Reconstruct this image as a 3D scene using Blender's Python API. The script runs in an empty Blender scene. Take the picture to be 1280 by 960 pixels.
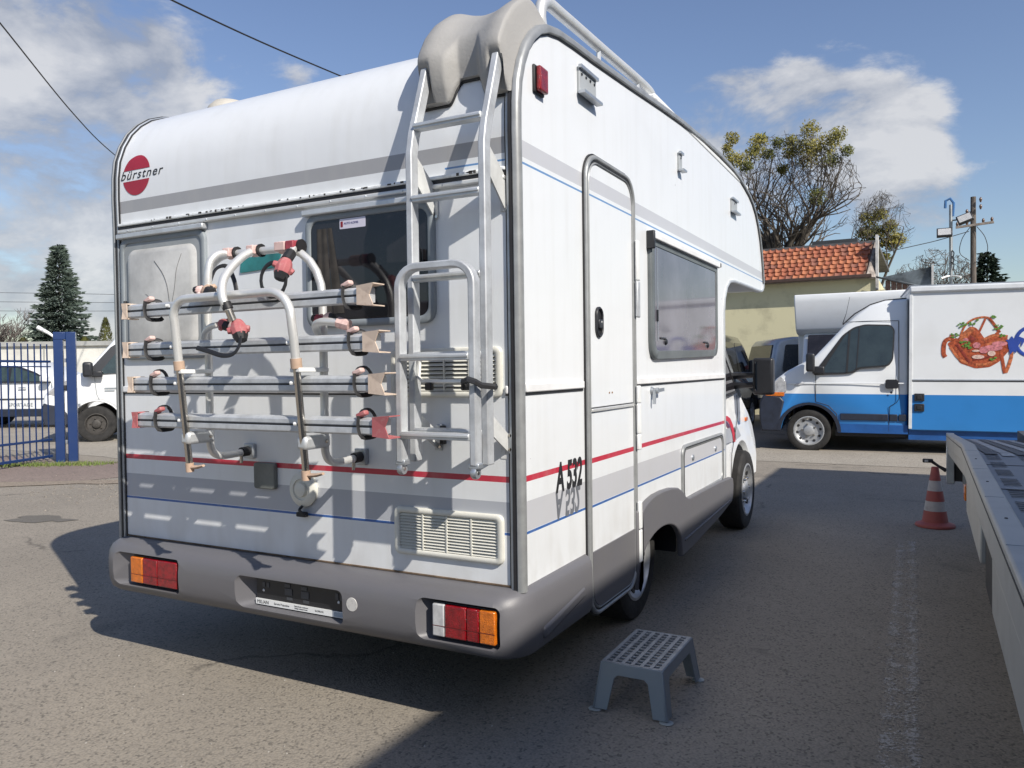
import bpy, bmesh, math, random
from mathutils import Vector, Matrix
R = math.radians
random.seed(7)
scene = bpy.context.scene
C = scene.collection

# ---------------------------------------------------------------- camera
cd = bpy.data.cameras.new('camera'); cam = bpy.data.objects.new('camera', cd); C.objects.link(cam)
cd.sensor_width = 36.0; cd.lens = 36.0 * 977.0 / 1280.0
cd.clip_start = 0.05; cd.clip_end = 3000
yaw, pitch, roll = 0.4885, -0.0193, -0.0127
fwd = Vector((-math.sin(yaw) * math.cos(pitch), math.cos(yaw) * math.cos(pitch), math.sin(pitch)))
rgt = Vector((math.cos(yaw), math.sin(yaw), 0)); up = rgt.cross(fwd)
r2 = rgt * math.cos(roll) + up * math.sin(roll); u2 = up * math.cos(roll) - rgt * math.sin(roll)
M = Matrix((r2, u2, -fwd)).transposed().to_4x4(); M.translation = Vector((1.28, -2.465, 1.358))
cam.matrix_world = M
scene.camera = cam

# ---------------------------------------------------------------- world and sun
SUN = Vector((1.15, -0.55, 1.0)).normalized()
el = math.asin(SUN.z); az = math.atan2(SUN.x, SUN.y)
w = bpy.data.worlds.new('World'); scene.world = w; w.use_nodes = True
nt = w.node_tree; nt.nodes.clear()
def N(t, **k):
    n = nt.nodes.new(t)
    for a, b in k.items(): setattr(n, a, b)
    return n
L = nt.links.new
out = N('ShaderNodeOutputWorld'); bg = N('ShaderNodeBackground'); bg.inputs[1].default_value = 0.098
sky = N('ShaderNodeTexSky', sky_type='NISHITA'); sky.sun_disc = False
sky.sun_elevation = el; sky.sun_rotation = az
sky.air_density = 1.2; sky.dust_density = .8; sky.ozone_density = 3.0; sky.altitude = 100
tc = N('ShaderNodeTexCoord')
def mathn(op, a, b=None, c=None, clamp=False):
    n = N('ShaderNodeMath', operation=op); n.use_clamp = clamp
    for i, v in enumerate((a, b, c)):
        if v is None: continue
        if isinstance(v, (int, float)): n.inputs[i].default_value = v
        else: L(v, n.inputs[i])
    return n.outputs[0]
def noise(vec, scale, detail=7, rough=.55, dist=0.0, off=(0, 0, 0), sc=(1, 1, 1)):
    m = N('ShaderNodeMapping'); m.inputs['Location'].default_value = off; m.inputs['Scale'].default_value = sc
    L(vec, m.inputs['Vector'])
    n = N('ShaderNodeTexNoise'); n.inputs['Scale'].default_value = scale; n.inputs['Detail'].default_value = detail
    n.inputs['Roughness'].default_value = rough; n.inputs['Distortion'].default_value = dist
    L(m.outputs[0], n.inputs['Vector']); return n.outputs['Fac']
DIR = tc.outputs['Generated']
# cloud banks: (direction, angular size, weight)
BLOBS = [((-.792, .499, .353), .10, 1.0), ((-.770, .537, .330), .075, .8), ((-.86, .43, .30), .12, .8), ((-.841, .492, .215), .085, 1.0), ((-.80, .552, .195), .075, 1.05),
         ((-.842, .516, .150), .14, .95), ((-.76, .62, .13), .13, .6), ((-.64, .691, .337), .022, .8),
         ((-.238, .915, .300), .055, 1.0), ((-.19, .935, .275), .06, 1.0), ((-.126, .945, .288), .045, .9), ((-.077, .955, .270), .05, .95), ((-.020, .958, .268), .042, 1.0),
         ((-.15, .962, .235), .08, .75), ((-.04, .975, .225), .05, .5), ((-.015, .984, .182), .05, .85), ((.035, .985, .172), .03, .55), ((-.05, .992, .11), .10, .3),
         ((.5, .8, .22), .10, .7), ((-.3, -.9, .25), .12, .7)]
tot = None
for (d, s, wt) in BLOBS:
    v = Vector(d).normalized()
    dp = N('ShaderNodeVectorMath', operation='DOT_PRODUCT'); L(DIR, dp.inputs[0]); dp.inputs[1].default_value = v
    e = mathn('MULTIPLY', mathn('SUBTRACT', dp.outputs['Value'], 1.0), 1.6 / (s * s))
    g = mathn('MULTIPLY', mathn('EXPONENT', e), wt)
    tot = g if tot is None else mathn('ADD', tot, g)
SC = (1, 1, 1.9)
n1 = noise(DIR, 6.5, 9, .6, .25, sc=SC)
n2 = noise(DIR, 2.2, 4, .5, 0, off=(3.1, 1.7, 0), sc=SC)
dens = mathn('ADD', mathn('MULTIPLY', mathn('SUBTRACT', n1, .5), 2.3), mathn('MULTIPLY', mathn('SUBTRACT', n2, .72), .8))
dens = mathn('ADD', dens, mathn('MULTIPLY', mathn('MINIMUM', tot, 1.15), .72))
mask = N('ShaderNodeMapRange', interpolation_type='SMOOTHSTEP'); L(dens, mask.inputs[0])
mask.inputs[1].default_value = .20; mask.inputs[2].default_value = .62
n3 = noise(DIR, 7.5, 7, .6, .2, off=(.04, .02, .05), sc=SC)   # the same field seen from nearer the sun: lit rims, grey undersides
lit = N('ShaderNodeMapRange'); L(mathn('SUBTRACT', n1, mathn('MULTIPLY', n3, .6)), lit.inputs[0])
lit.inputs[1].default_value = .08; lit.inputs[2].default_value = .36
cc = N('ShaderNodeMix', data_type='RGBA'); L(lit.outputs[0], cc.inputs[0])
cc.inputs[6].default_value = (3.2, 3.55, 4.3, 1); cc.inputs[7].default_value = (6.9, 6.9, 7.0, 1)
thin = mathn('MULTIPLY', mask.outputs[0], .85)
hsv = N('ShaderNodeHueSaturation'); hsv.inputs['Saturation'].default_value = 1.0; hsv.inputs['Value'].default_value = 1.18; hsv.inputs['Hue'].default_value = .511
L(sky.outputs[0], hsv.inputs['Color'])
sk = N('ShaderNodeMix', data_type='RGBA'); L(thin, sk.inputs[0]); L(hsv.outputs[0], sk.inputs[6]); L(cc.outputs[2], sk.inputs[7])
L(sk.outputs[2], bg.inputs[0]); L(bg.outputs[0], out.inputs[0])
sd = bpy.data.lights.new('sun', 'SUN'); sd.energy = 5.0; sd.angle = R(.53); sd.color = (1, .94, .85)
so = bpy.data.objects.new('sun', sd); C.objects.link(so); so.rotation_euler = SUN.to_track_quat('Z', 'Y').to_euler()
so.location = (10, -6, 12)
scene.view_settings.view_transform = 'Standard'; scene.view_settings.look = 'None'
scene.view_settings.exposure = 0.13; scene.view_settings.gamma = 1.0

# ---------------------------------------------------------------- materials
MATS = {}
def mat(name, col, rough=.5, metal=0.0, var=.12, scale=6.0, bump=0.0, bscale=60.0, spec=.5, dirt=None, coat=0.0, trans=0.0, stretch=(1, 1, 1)):
    if name in MATS: return MATS[name]
    m = bpy.data.materials.new(name); m.use_nodes = True; t = m.node_tree; b = t.nodes['Principled BSDF']
    MATS[name] = m
    tcn = t.nodes.new('ShaderNodeTexCoord'); mp = t.nodes.new('ShaderNodeMapping'); t.links.new(tcn.outputs['Object'], mp.inputs['Vector'])
    mp.inputs['Scale'].default_value = stretch
    n = t.nodes.new('ShaderNodeTexNoise'); n.inputs['Scale'].default_value = scale; n.inputs['Detail'].default_value = 6; n.inputs['Roughness'].default_value = .65
    t.links.new(mp.outputs[0], n.inputs['Vector'])
    mx = t.nodes.new('ShaderNodeMix'); mx.data_type = 'RGBA'
    d = dirt or tuple(c * (1 - var * 1.6) for c in col)
    mx.inputs[6].default_value = (*[min(1, c * (1 + var * .5)) for c in col], 1); mx.inputs[7].default_value = (*d, 1)
    mr = t.nodes.new('ShaderNodeMapRange'); mr.inputs[1].default_value = .35 if dirt is None else .5; mr.inputs[2].default_value = .72
    mr.inputs[4].default_value = 1.0 if dirt is None else var
    t.links.new(n.outputs['Fac'], mr.inputs[0]); t.links.new(mr.outputs[0], mx.inputs[0]); t.links.new(mx.outputs[2], b.inputs['Base Color'])
    b.inputs['Metallic'].default_value = metal; b.inputs['Specular IOR Level'].default_value = spec
    b.inputs['Coat Weight'].default_value = coat; b.inputs['Transmission Weight'].default_value = trans
    rr_ = t.nodes.new('ShaderNodeMapRange'); rr_.inputs[3].default_value = rough * .85; rr_.inputs[4].default_value = min(1, rough * 1.2)
    t.links.new(n.outputs['Fac'], rr_.inputs[0]); t.links.new(rr_.outputs[0], b.inputs['Roughness'])
    if bump:
        n2 = t.nodes.new('ShaderNodeTexNoise'); n2.inputs['Scale'].default_value = bscale; n2.inputs['Detail'].default_value = 4
        t.links.new(tcn.outputs['Object'], n2.inputs['Vector'])
        bp = t.nodes.new('ShaderNodeBump'); bp.inputs['Strength'].default_value = bump; bp.inputs['Distance'].default_value = .01
        t.links.new(n2.outputs['Fac'], bp.inputs['Height']); t.links.new(bp.outputs[0], b.inputs['Normal'])
    return m

alu = mat('aluminium', (.66, .68, .69), .46, .6, .10, 14, stretch=(1, 1, .3))
trimm = mat('trim_aluminium', (.34, .35, .35), .40, .35, .15, 14)
alu_dull = mat('dull_aluminium', (.50, .53, .56), .42, .75, .12, 10)
alu_bright = mat('bright_anodised_tube', (.74, .74, .72), .42, .5, .08, 10)
steel = mat('polished_steel', (.62, .58, .52), .22, 1.0, .1, 30)
alu_rail = mat('weathered_rail', (.58, .60, .62), .5, .4, .18, 12)
black = mat('black_rubber', (.018, .018, .02), .55, 0, .2, 20)
blackp = mat('black_plastic', (.022, .023, .027), .38, 0, .2, 10)
tyre = mat('tyre_rubber', (.022, .021, .02), .8, 0, .4, 8, bump=.3, bscale=30)
white = mat('white_plastic', (.78, .79, .78), .4, 0, .05)
cream = mat('cream_vent_plastic', (.70, .69, .62), .45, 0, .08, 8)
greyframe = mat('grey_window_frame', (.25, .28, .30), .5, 0, .1, 5)
bumperm = mat('grey_bumper_plastic', (.112, .110, .118), .45, 0, .35, 3.0, bump=.06, bscale=220, dirt=(.155, .150, .142))
beige = mat('beige_plastic', (.52, .37, .27), .6, 0, .15, 20)
cap = mat('faded_beige_cap', (.52, .42, .34), .6, 0, .5, 25, dirt=(.34, .24, .19))
pink = mat('faded_red_plastic', (.30, .085, .09), .6, 0, .8, 34, dirt=(.46, .27, .25))
pinkpale = mat('bleached_pink_plastic', (.50, .36, .33), .65, 0, .7, 34, dirt=(.33, .13, .13))
redp = mat('red_cap_plastic', (.38, .06, .08), .5, 0, .2, 20)
glassdark = mat('dark_glazing', (.018, .017, .02), .06, 0, .3, 3, spec=.6)
glassgrey = mat('grey_acrylic_glazing', (.15, .145, .175), .06, 0, .25, 2, spec=1.0)
lampred = mat('red_lens', (.28, .004, .008), .12, 0, .35, 45, coat=.6, bump=.5, bscale=260)
lamporange = mat('orange_lens', (.68, .17, .01), .12, 0, .25, 45, coat=.6, bump=.5, bscale=260)
lampclear = mat('clear_lens', (.55, .55, .55), .12, 0, .2, 30, coat=.6)
teal = mat('teal_plate', (.03, .20, .20), .35, 0, .3, 8)

def stripe_mat():
    """White gelcoat with the printed bands of the camper (flat print at fixed heights) plus grime streaks."""
    m = bpy.data.materials.new('camper_gelcoat'); m.use_nodes = True; t = m.node_tree; b = t.nodes['Principled BSDF']; lk = t.links.new
    g = t.nodes.new('ShaderNodeTexCoord'); s = t.nodes.new('ShaderNodeSeparateXYZ'); lk(g.outputs['Object'], s.inputs[0])
    def mt(op, a, b_=None, clamp=False):
        n = t.nodes.new('ShaderNodeMath'); n.operation = op; n.use_clamp = clamp
        for i, v in enumerate((a, b_)):
            if v is None: continue
            if isinstance(v, (int, float)): n.inputs[i].default_value = v
            else: lk(v, n.inputs[i])
        return n.outputs[0]
    def band(lo, hi):
        return mt('MULTIPLY', mt('GREATER_THAN', s.outputs[2], lo), mt('LESS_THAN', s.outputs[2], hi))
    def ns(sc, det, st, dist=0):
        mp = t.nodes.new('ShaderNodeMapping'); mp.inputs['Scale'].default_value = st; lk(g.outputs['Object'], mp.inputs[0])
        n = t.nodes.new('ShaderNodeTexNoise'); n.inputs['Scale'].default_value = sc; n.inputs['Detail'].default_value = det; n.inputs['Distortion'].default_value = dist
        lk(mp.outputs[0], n.inputs['Vector']); return n.outputs['Fac']
    rear = mt('LESS_THAN', s.outputs[1], .02)
    side = mt('SUBTRACT', 1.0, rear)
    col = None
    def mix(prev, fac, c):
        n = t.nodes.new('ShaderNodeMix'); n.data_type = 'RGBA'
        if isinstance(fac, (int, float)): n.inputs[0].default_value = fac
        else: lk(fac, n.inputs[0])
        if isinstance(prev, tuple): n.inputs[6].default_value = (*prev, 1)
        else: lk(prev, n.inputs[6])
        if isinstance(c, tuple): n.inputs[7].default_value = (*c, 1)
        else: lk(c, n.inputs[7])
        return n.outputs[2]
    col = mix((.735, .755, .77), .0, (.8, .8, .8))
    # a faint vertical streaking of road grime, strongest as streaks
    st = t.nodes.new('ShaderNodeMapRange'); lk(ns(3.0, 7, (5, 5, .5), .2), st.inputs[0]); st.inputs[1].default_value = .48; st.inputs[2].default_value = .8
    sp = t.nodes.new('ShaderNodeMapRange'); lk(ns(2.3, 8, (1, 1, 1), .6), sp.inputs[0]); sp.inputs[1].default_value = .55; sp.inputs[2].default_value = .8
    grey = (.33, .345, .37)
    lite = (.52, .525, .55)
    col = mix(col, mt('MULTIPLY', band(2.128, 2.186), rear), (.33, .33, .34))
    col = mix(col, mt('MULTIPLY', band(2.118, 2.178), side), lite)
    col = mix(col, mt('MULTIPLY', band(2.093, 2.101), side), (.12, .26, .50))
    col = mix(col, mt('MULTIPLY', band(2.100, 2.107), mt('MULTIPLY', rear, mt('GREATER_THAN', s.outputs[0], -.30))), (.12, .26, .50))
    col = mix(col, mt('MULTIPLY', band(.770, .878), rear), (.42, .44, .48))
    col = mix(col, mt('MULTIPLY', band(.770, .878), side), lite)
    col = mix(col, band(.758, .768), (.03, .12, .38))
    col = mix(col, band(.949, .971), (.50, .03, .06))
    col = mix(col, mt('MULTIPLY', st.outputs[0], .17), (.50, .49, .45))
    col = mix(col, mt('MULTIPLY', sp.outputs[0], .10), (.42, .42, .40))
    vo = t.nodes.new('ShaderNodeTexVoronoi'); vo.inputs['Scale'].default_value = 9; vo.inputs['Randomness'].default_value = 1; lk(g.outputs['Object'], vo.inputs['Vector'])
    vs = t.nodes.new('ShaderNodeSeparateColor'); lk(vo.outputs['Color'], vs.inputs[0])
    chip = mt('MULTIPLY', mt('LESS_THAN', vo.outputs['Distance'], mt('MULTIPLY', vs.outputs[0], .05)), mt('GREATER_THAN', vs.outputs[1], .72))
    col = mix(col, mt('MULTIPLY', chip, .6), (.16, .15, .14))
    # road grime gathering below the seams and along the bottom edge
    low = t.nodes.new('ShaderNodeMapRange'); lk(s.outputs[2], low.inputs[0]); low.inputs[1].default_value = .80; low.inputs[2].default_value = .56; low.inputs[3].default_value = 0; low.inputs[4].default_value = .35
    lown = t.nodes.new('ShaderNodeMapRange'); lk(ns(7, 8, (1, 1, .6), .3), lown.inputs[0]); lown.inputs[1].default_value = .4; lown.inputs[2].default_value = .7
    col = mix(col, mt('MULTIPLY', low.outputs[0], lown.outputs[0]), (.40, .37, .32))
    sm_ = mt('MULTIPLY', band(1.93, 2.03), rear); col = mix(col, mt('MULTIPLY', sm_, mt('MULTIPLY', lown.outputs[0], .22)), (.40, .39, .36))
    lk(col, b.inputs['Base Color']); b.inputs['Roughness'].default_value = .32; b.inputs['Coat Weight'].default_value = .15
    bp = t.nodes.new('ShaderNodeBump'); bp.inputs['Strength'].default_value = .22; bp.inputs['Distance'].default_value = .02
    lk(ns(3.2, 3, (1, 1, 1)), bp.inputs['Height'])
    bp2 = t.nodes.new('ShaderNodeBump'); bp2.inputs['Strength'].default_value = .05; bp2.inputs['Distance'].default_value = .002
    lk(ns(160, 2, (1, 1, 1)), bp2.inputs['Height']); lk(bp.outputs[0], bp2.inputs['Normal']); lk(bp2.outputs[0], b.inputs['Normal'])
    MATS['camper'] = m
    return m
gel = stripe_mat()

# ---------------------------------------------------------------- mesh helpers
def finish(me, smooth=35):
    if smooth:
        me.shade_smooth()
        me.set_sharp_from_angle(angle=R(smooth))
def obj(name, data, m, parent=None, smooth=35, bevel=0, seg=2):
    """data: bmesh, or (verts, faces). Links one mesh object."""
    me = bpy.data.meshes.new(name)
    if isinstance(data, bmesh.types.BMesh):
        bmesh.ops.recalc_face_normals(data, faces=data.faces[:]); data.to_mesh(me); data.free()
    else:
        bm = bmesh.new(); vs = [bm.verts.new(v) for v in data[0]]
        for f in data[1]:
            try: bm.faces.new([vs[i] for i in f])
            except ValueError: pass
        bmesh.ops.recalc_face_normals(bm, faces=bm.faces[:]); bm.to_mesh(me); bm.free()
    if m is not None: me.materials.append(m)
    finish(me, smooth)
    o = bpy.data.objects.new(name, me); C.objects.link(o)
    if parent is not None: o.parent = parent
    if bevel:
        b = o.modifiers.new('bevel', 'BEVEL'); b.width = bevel; b.segments = seg; b.limit_method = 'ANGLE'; b.angle_limit = R(35)
    return o
def thing(name, label, cat, loc=(0, 0, 0), rz=0, group=None, rx=0, ry=0):
    o = bpy.data.objects.new(name, None); C.objects.link(o); o.empty_display_size = .2
    o.location = loc; o.rotation_euler = (rx, ry, rz); o['label'] = label; o['category'] = cat
    if group: o['group'] = group
    return o
def tag(o, label=None, cat=None, group=None, kind=None):
    for k, v in (('label', label), ('category', cat), ('group', group), ('kind', kind)):
        if v: o[k] = v
    return o
class MB:
    def __init__(s): s.v = []; s.f = []
    def add(s, v, f):
        n = len(s.v); s.v += [tuple(p) for p in v]; s.f += [tuple(i + n for i in q) for q in f]; return s
    def box(s, x0, x1, y0, y1, z0, z1, mtx=None):
        v = [(x, y, z) for z in (z0, z1) for y in (y0, y1) for x in (x0, x1)]
        if mtx: v = [mtx @ Vector(p) for p in v]
        return s.add(v, [(0, 2, 3, 1), (4, 5, 7, 6), (0, 1, 5, 4), (2, 6, 7, 3), (0, 4, 6, 2), (1, 3, 7, 5)])
    def bar(s, a, b, w_, h, upv=(0, 0, 1)):
        a = Vector(a); b = Vector(b); d = (b - a).normalized(); u = Vector(upv)
        if abs(d.dot(u)) > .98: u = Vector((1, 0, 0))
        sd_ = d.cross(u).normalized(); u = sd_.cross(d)
        v = [p + sd_ * w_ * .5 * i + u * h * .5 * j for p in (a, b) for i, j in ((-1, -1), (1, -1), (1, 1), (-1, 1))]
        return s.add(v, [(0, 1, 2, 3), (7, 6, 5, 4), (0, 4, 5, 1), (1, 5, 6, 2), (2, 6, 7, 3), (3, 7, 4, 0)])
    def tube(s, pts, r, n=8, cap_=True, closed=False, flat=1.0, upv=None):
        pts = [Vector(p) for p in pts]; k = len(pts); rs = r if isinstance(r, (list, tuple)) else [r] * k
        v = []; f = []; prev = None
        for i, p in enumerate(pts):
            a = pts[(i - 1) % k] if (i or closed) else p; b = pts[(i + 1) % k] if (i < k - 1 or closed) else p
            d = (b - a).normalized()
            if prev is None:
                u = Vector(upv) if upv else (Vector((0, 0, 1)) if abs(d.z) < .9 else Vector((0, 1, 0)))
            else: u = prev
            sd_ = d.cross(u).normalized(); u = sd_.cross(d).normalized(); prev = u
            for j in range(n):
                t = 2 * math.pi * j / n
                v.append(p + sd_ * math.cos(t) * rs[i] + u * math.sin(t) * rs[i] * flat)
        m_ = k if closed else k - 1
        for i in range(m_):
            for j in range(n):
                a = i * n + j; b = i * n + (j + 1) % n; c = ((i + 1) % k) * n + (j + 1) % n; d = ((i + 1) % k) * n + j
                f.append((a, b, c, d))
        if cap_ and not closed: f.append(tuple(range(n))[::-1]); f.append(tuple((k - 1) * n + j for j in range(n)))
        return s.add(v, f)
    def lathe(s, prof, o, ax, n=24, arc=None):
        """prof: list of (radius, distance along ax)."""
        o = Vector(o); ax = Vector(ax).normalized(); u = ax.orthogonal().normalized(); w_ = ax.cross(u)
        v = [o + ax * h + (u * math.cos(2 * math.pi * j / n) + w_ * math.sin(2 * math.pi * j / n)) * r for r, h in prof for j in range(n)]
        f = []
        for i in range(len(prof) - 1):
            for j in range(n): f.append((i * n + j, i * n + (j + 1) % n, (i + 1) * n + (j + 1) % n, (i + 1) * n + j))
        f.append(tuple(range(n))[::-1]); f.append(tuple((len(prof) - 1) * n + j for j in range(n)))
        return s.add(v, f)
    def plate(s, pts, fn, t0, t1):
        """Polygon pts (2d) extruded between depth t0 and t1; fn(a, b, t) gives the 3d point."""
        n = len(pts); v = [fn(a, b, t0) for a, b in pts] + [fn(a, b, t1) for a, b in pts]
        f = [tuple(range(n))[::-1], tuple(range(n, 2 * n))] + [(i, (i + 1) % n, n + (i + 1) % n, n + i) for i in range(n)]
        return s.add(v, f)
    def ring(s, outer, inner, fn, t0, t1, c=.003):
        n = len(outer)
        def lerp(p, q, k): return (p[0] + (q[0] - p[0]) * k, p[1] + (q[1] - p[1]) * k)
        wdt = math.hypot(outer[0][0] - inner[0][0], outer[0][1] - inner[0][1]); k = min(.45, c / max(wdt, 1e-4))
        rows = [[(p, t0) for p in outer], [(p, t1 - c) for p in outer], [(lerp(p, q, k), t1) for p, q in zip(outer, inner)],
                [(lerp(q, p, k), t1) for p, q in zip(outer, inner)], [(q, t1 - c) for q in inner], [(q, t0) for q in inner]]
        v = [fn(p[0], p[1], t) for row in rows for p, t in row]; f = []
        for i in range(5):
            for j in range(n): f.append((i * n + j, i * n + (j + 1) % n, (i + 1) * n + (j + 1) % n, (i + 1) * n + j))
        return s.add(v, f)
    def build(s, name, m, parent=None, **k): return obj(name, (s.v, s.f), m, parent, **k)
def rr(a0, b0, a1, b1, r, n=5):
    p = []
    for cx, cy, st in ((a1 - r, b1 - r, 0), (a0 + r, b1 - r, 90), (a0 + r, b0 + r, 180), (a1 - r, b0 + r, 270)):
        for i in range(n + 1):
            t = R(st + 90 * i / n); p.append((cx + r * math.cos(t), cy + r * math.sin(t)))
    return p
def rq(c, r, n=4):
    """Rounded polygon through corners c (a, b) with corner radius r."""
    p = []; k = len(c)
    for i in range(k):
        o = Vector(c[i]); a = Vector(c[i - 1]) - o; b = Vector(c[(i + 1) % k]) - o; la, lb = a.length, b.length
        rad = r[i] if isinstance(r, (list, tuple)) else r
        q = min(rad, la * .45, lb * .45); p0 = o + a / la * q; p1 = o + b / lb * q
        for j in range(n + 1):
            t = j / n; v = p0 * (1 - t) ** 2 + o * 2 * t * (1 - t) + p1 * t * t; p.append((v.x, v.y))
    return p
def smooth_path(pts, n=6):
    """Catmull-Rom through points."""
    P = [Vector(p) for p in pts]; P = [P[0] * 2 - P[1]] + P + [P[-1] * 2 - P[-2]]; o = []
    for i in range(1, len(P) - 2):
        for j in range(n):
            t = j / n; a, b, c, d = P[i - 1:i + 3]
            o.append(.5 * ((2 * b) + (c - a) * t + (2 * a - 5 * b + 4 * c - d) * t * t + (3 * b - a - 3 * c + d) * t ** 3))
    o.append(P[-2]); return o
def inset(pts, d):
    n = len(pts); o = []
    A = sum(pts[i][0] * pts[(i + 1) % n][1] - pts[(i + 1) % n][0] * pts[i][1] for i in range(n)); sg = 1 if A > 0 else -1
    for i in range(n):
        a, b, c = Vector(pts[i - 1]), Vector(pts[i]), Vector(pts[(i + 1) % n])
        e1 = (b - a); e2 = (c - b)
        e1 = e1.normalized() if e1.length > 1e-6 else e2.normalized(); e2 = e2.normalized() if e2.length > 1e-6 else e1
        n1_ = Vector((-e1.y, e1.x)) * sg; n2_ = Vector((-e2.y, e2.x)) * sg
        m_ = (n1_ + n2_); m_ = m_.normalized() if m_.length > 1e-4 else n1_
        k = d / max(.4, m_.dot(n1_)); o.append((b.x + m_.x * k, b.y + m_.y * k))
    return o
REAR = lambda a, b, t: (a, -t, b)       # rear wall plane y=0, a = x, b = z
SIDE = lambda a, b, t: (t, a, b)        # right wall plane x=0, a = y, b = z
def text(name, s, size, m, parent, origin, xdir, ydir, ext=.001, shear=0, spacing=1.0, sx=1.0, align='LEFT', font_bold=0):
    cu = bpy.data.curves.new(name, 'FONT'); cu.body = s; cu.size = size; cu.extrude = ext; cu.shear = shear; cu.space_character = spacing
    cu.align_x = align; cu.offset = font_bold
    tmp = bpy.data.objects.new('tmp', cu); C.objects.link(tmp)
    dg = bpy.context.evaluated_depsgraph_get(); me = bpy.data.meshes.new_from_object(tmp.evaluated_get(dg))
    bpy.data.objects.remove(tmp); bpy.data.curves.remove(cu)
    X = Vector(xdir).normalized(); Y = Vector(ydir).normalized(); Z = X.cross(Y).normalized()
    o3 = Vector(origin)
    for v in me.vertices: v.co = o3 + X * v.co.x * sx + Y * v.co.y + Z * v.co.z
    me.materials.clear(); me.materials.append(m); me.name = name
    o = bpy.data.objects.new(name, me); C.objects.link(o)
    if parent is not None: o.parent = parent
    return o
def copy_tree(o, parent=None):
    c = o.copy(); C.objects.link(c); c.parent = parent
    for ch in KIDS(o): copy_tree(ch, c)
    return c
def KIDS(o): return [x for x in C.objects if x.parent == o]

# ================================================================ the motorhome
MH = thing('motorhome', 'white alcove motorhome seen from behind with red, grey and blue stripes and a bike rack', 'motorhome')
PROF = [(0, .56), (0, .9), (0, 1.3), (0, 1.7), (-.001, 2.06), (-.004, 2.2), (-.002, 2.30), (.008, 2.38), (.035, 2.455), (.075, 2.525), (.125, 2.58), (.185, 2.625), (.26, 2.657),
        (.36, 2.678), (.50, 2.69), (.72, 2.703), (1.24, 2.742), (1.7, 2.78), (2.1, 2.808), (2.6, 2.83), (3.1, 2.843), (3.45, 2.835), (3.72, 2.815), (3.92, 2.785), (4.08, 2.755),
        (4.22, 2.715), (4.35, 2.65), (4.46, 2.56), (4.55, 2.455), (4.62, 2.33), (4.67, 2.2), (4.70, 2.09), (4.69, 2.045), (4.64, 2.015), (4.56, 2.004),
        (4.37, 2.0), (3.9, 1.998), (3.48, 1.99), (3.36, 1.975), (3.26, 1.925), (3.19, 1.84), (3.165, 1.74), (3.165, 1.3), (3.165, .9), (3.165, .56)]
W = 2.2
def shell_faces():
    n = len(PROF)
    side = MB(); side.add([(0, a, b) for a, b in PROF], [tuple(range(n))])
    side.add([(-W, a, b) for a, b in PROF], [tuple(range(n))])
    side.build('side_panel', gel, MH, smooth=0)
    def strip(i0, i1, name):
        m = MB(); xs = [-W + W * k / 8 for k in range(9)]
        v = [(x, PROF[i][0], PROF[i][1]) for i in range(i0, i1 + 1) for x in xs]
        f = [(i * 9 + j, i * 9 + j + 1, (i + 1) * 9 + j + 1, (i + 1) * 9 + j) for i in range(i1 - i0) for j in range(8)]
        return m.add(v, f).build(name, gel, MH, smooth=60)
    strip(0, 4, 'rear_panel'); strip(4, 20, 'rear_roof_panel'); strip(20, 35, 'alcove_panel'); strip(35, len(PROF) - 1, 'alcove_underside')
shell_faces()
MB().box(-W + .32, -.36, .45, 3.85, .24, .558).box(-W + .1, -.10, .05, .46, .40, .558).build('floor_pan', blackp, MH)

def ribbon(name, path, cross, m, x0, sx, parent=MH):
    """Sweep a cross section (list of (x offset, normal offset)) along a profile path in the side plane."""
    k = len(path); P = [Vector(p) for p in path]; v = []; c = len(cross); f = []
    for i, p in enumerate(P):
        d = (P[min(i + 1, k - 1)] - P[max(i - 1, 0)]).normalized(); nrm = Vector((-d.y, d.x))
        for a, b in cross:
            q = p + nrm * b; v.append((x0 + a * sx, q.x, q.y))
    for i in range(k - 1):
        for j in range(c): f.append((i * c + j, i * c + (j + 1) % c, (i + 1) * c + (j + 1) % c, (i + 1) * c + j))
    f.append(tuple(range(c))[::-1]); f.append(tuple((k - 1) * c + j for j in range(c)))
    return MB().add(v, f).build(name, m, parent, smooth=40)
# normal points outward when walking the profile up the rear wall and forward over the roof
for x0, sx in ((0, 1), (-W, -1)):
    ribbon('corner_trim', PROF[:32], [(.006, -.022), (.014, -.018), (.016, -.004), (.011, .007), (.003, .013), (-.008, .015), (-.014, .010), (-.014, -.002), (0, -.022)], trimm, x0, sx)
    ribbon('corner_gasket', PROF[:32], [(-.0145, -.004), (-.0145, .0125), (-.026, .015), (-.026, -.004)], black, x0, sx)
    ribbon('corner_rail', PROF[:32], [(-.0265, -.004), (-.0265, .011), (-.036, .011), (-.038, .006), (-.038, -.004)], alu_dull, x0, sx)
    ribbon('trim_seal', PROF[:32], [(-.0385, -.002), (-.0385, .006), (-.044, .005), (-.044, -.002)], black, x0, sx)
    ribbon('trim_seal', PROF[:32], [(.0, -.0285), (.005, -.0275), (.005, -.0225), (.0, -.0215)], black, x0, sx)
ribbon('cab_cutout_trim', PROF[31:], [(.010, -.012), (.012, .0), (.006, .009), (-.03, .010), (-.03, -.002), (0, -.012)], alu, 0, 1)
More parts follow.
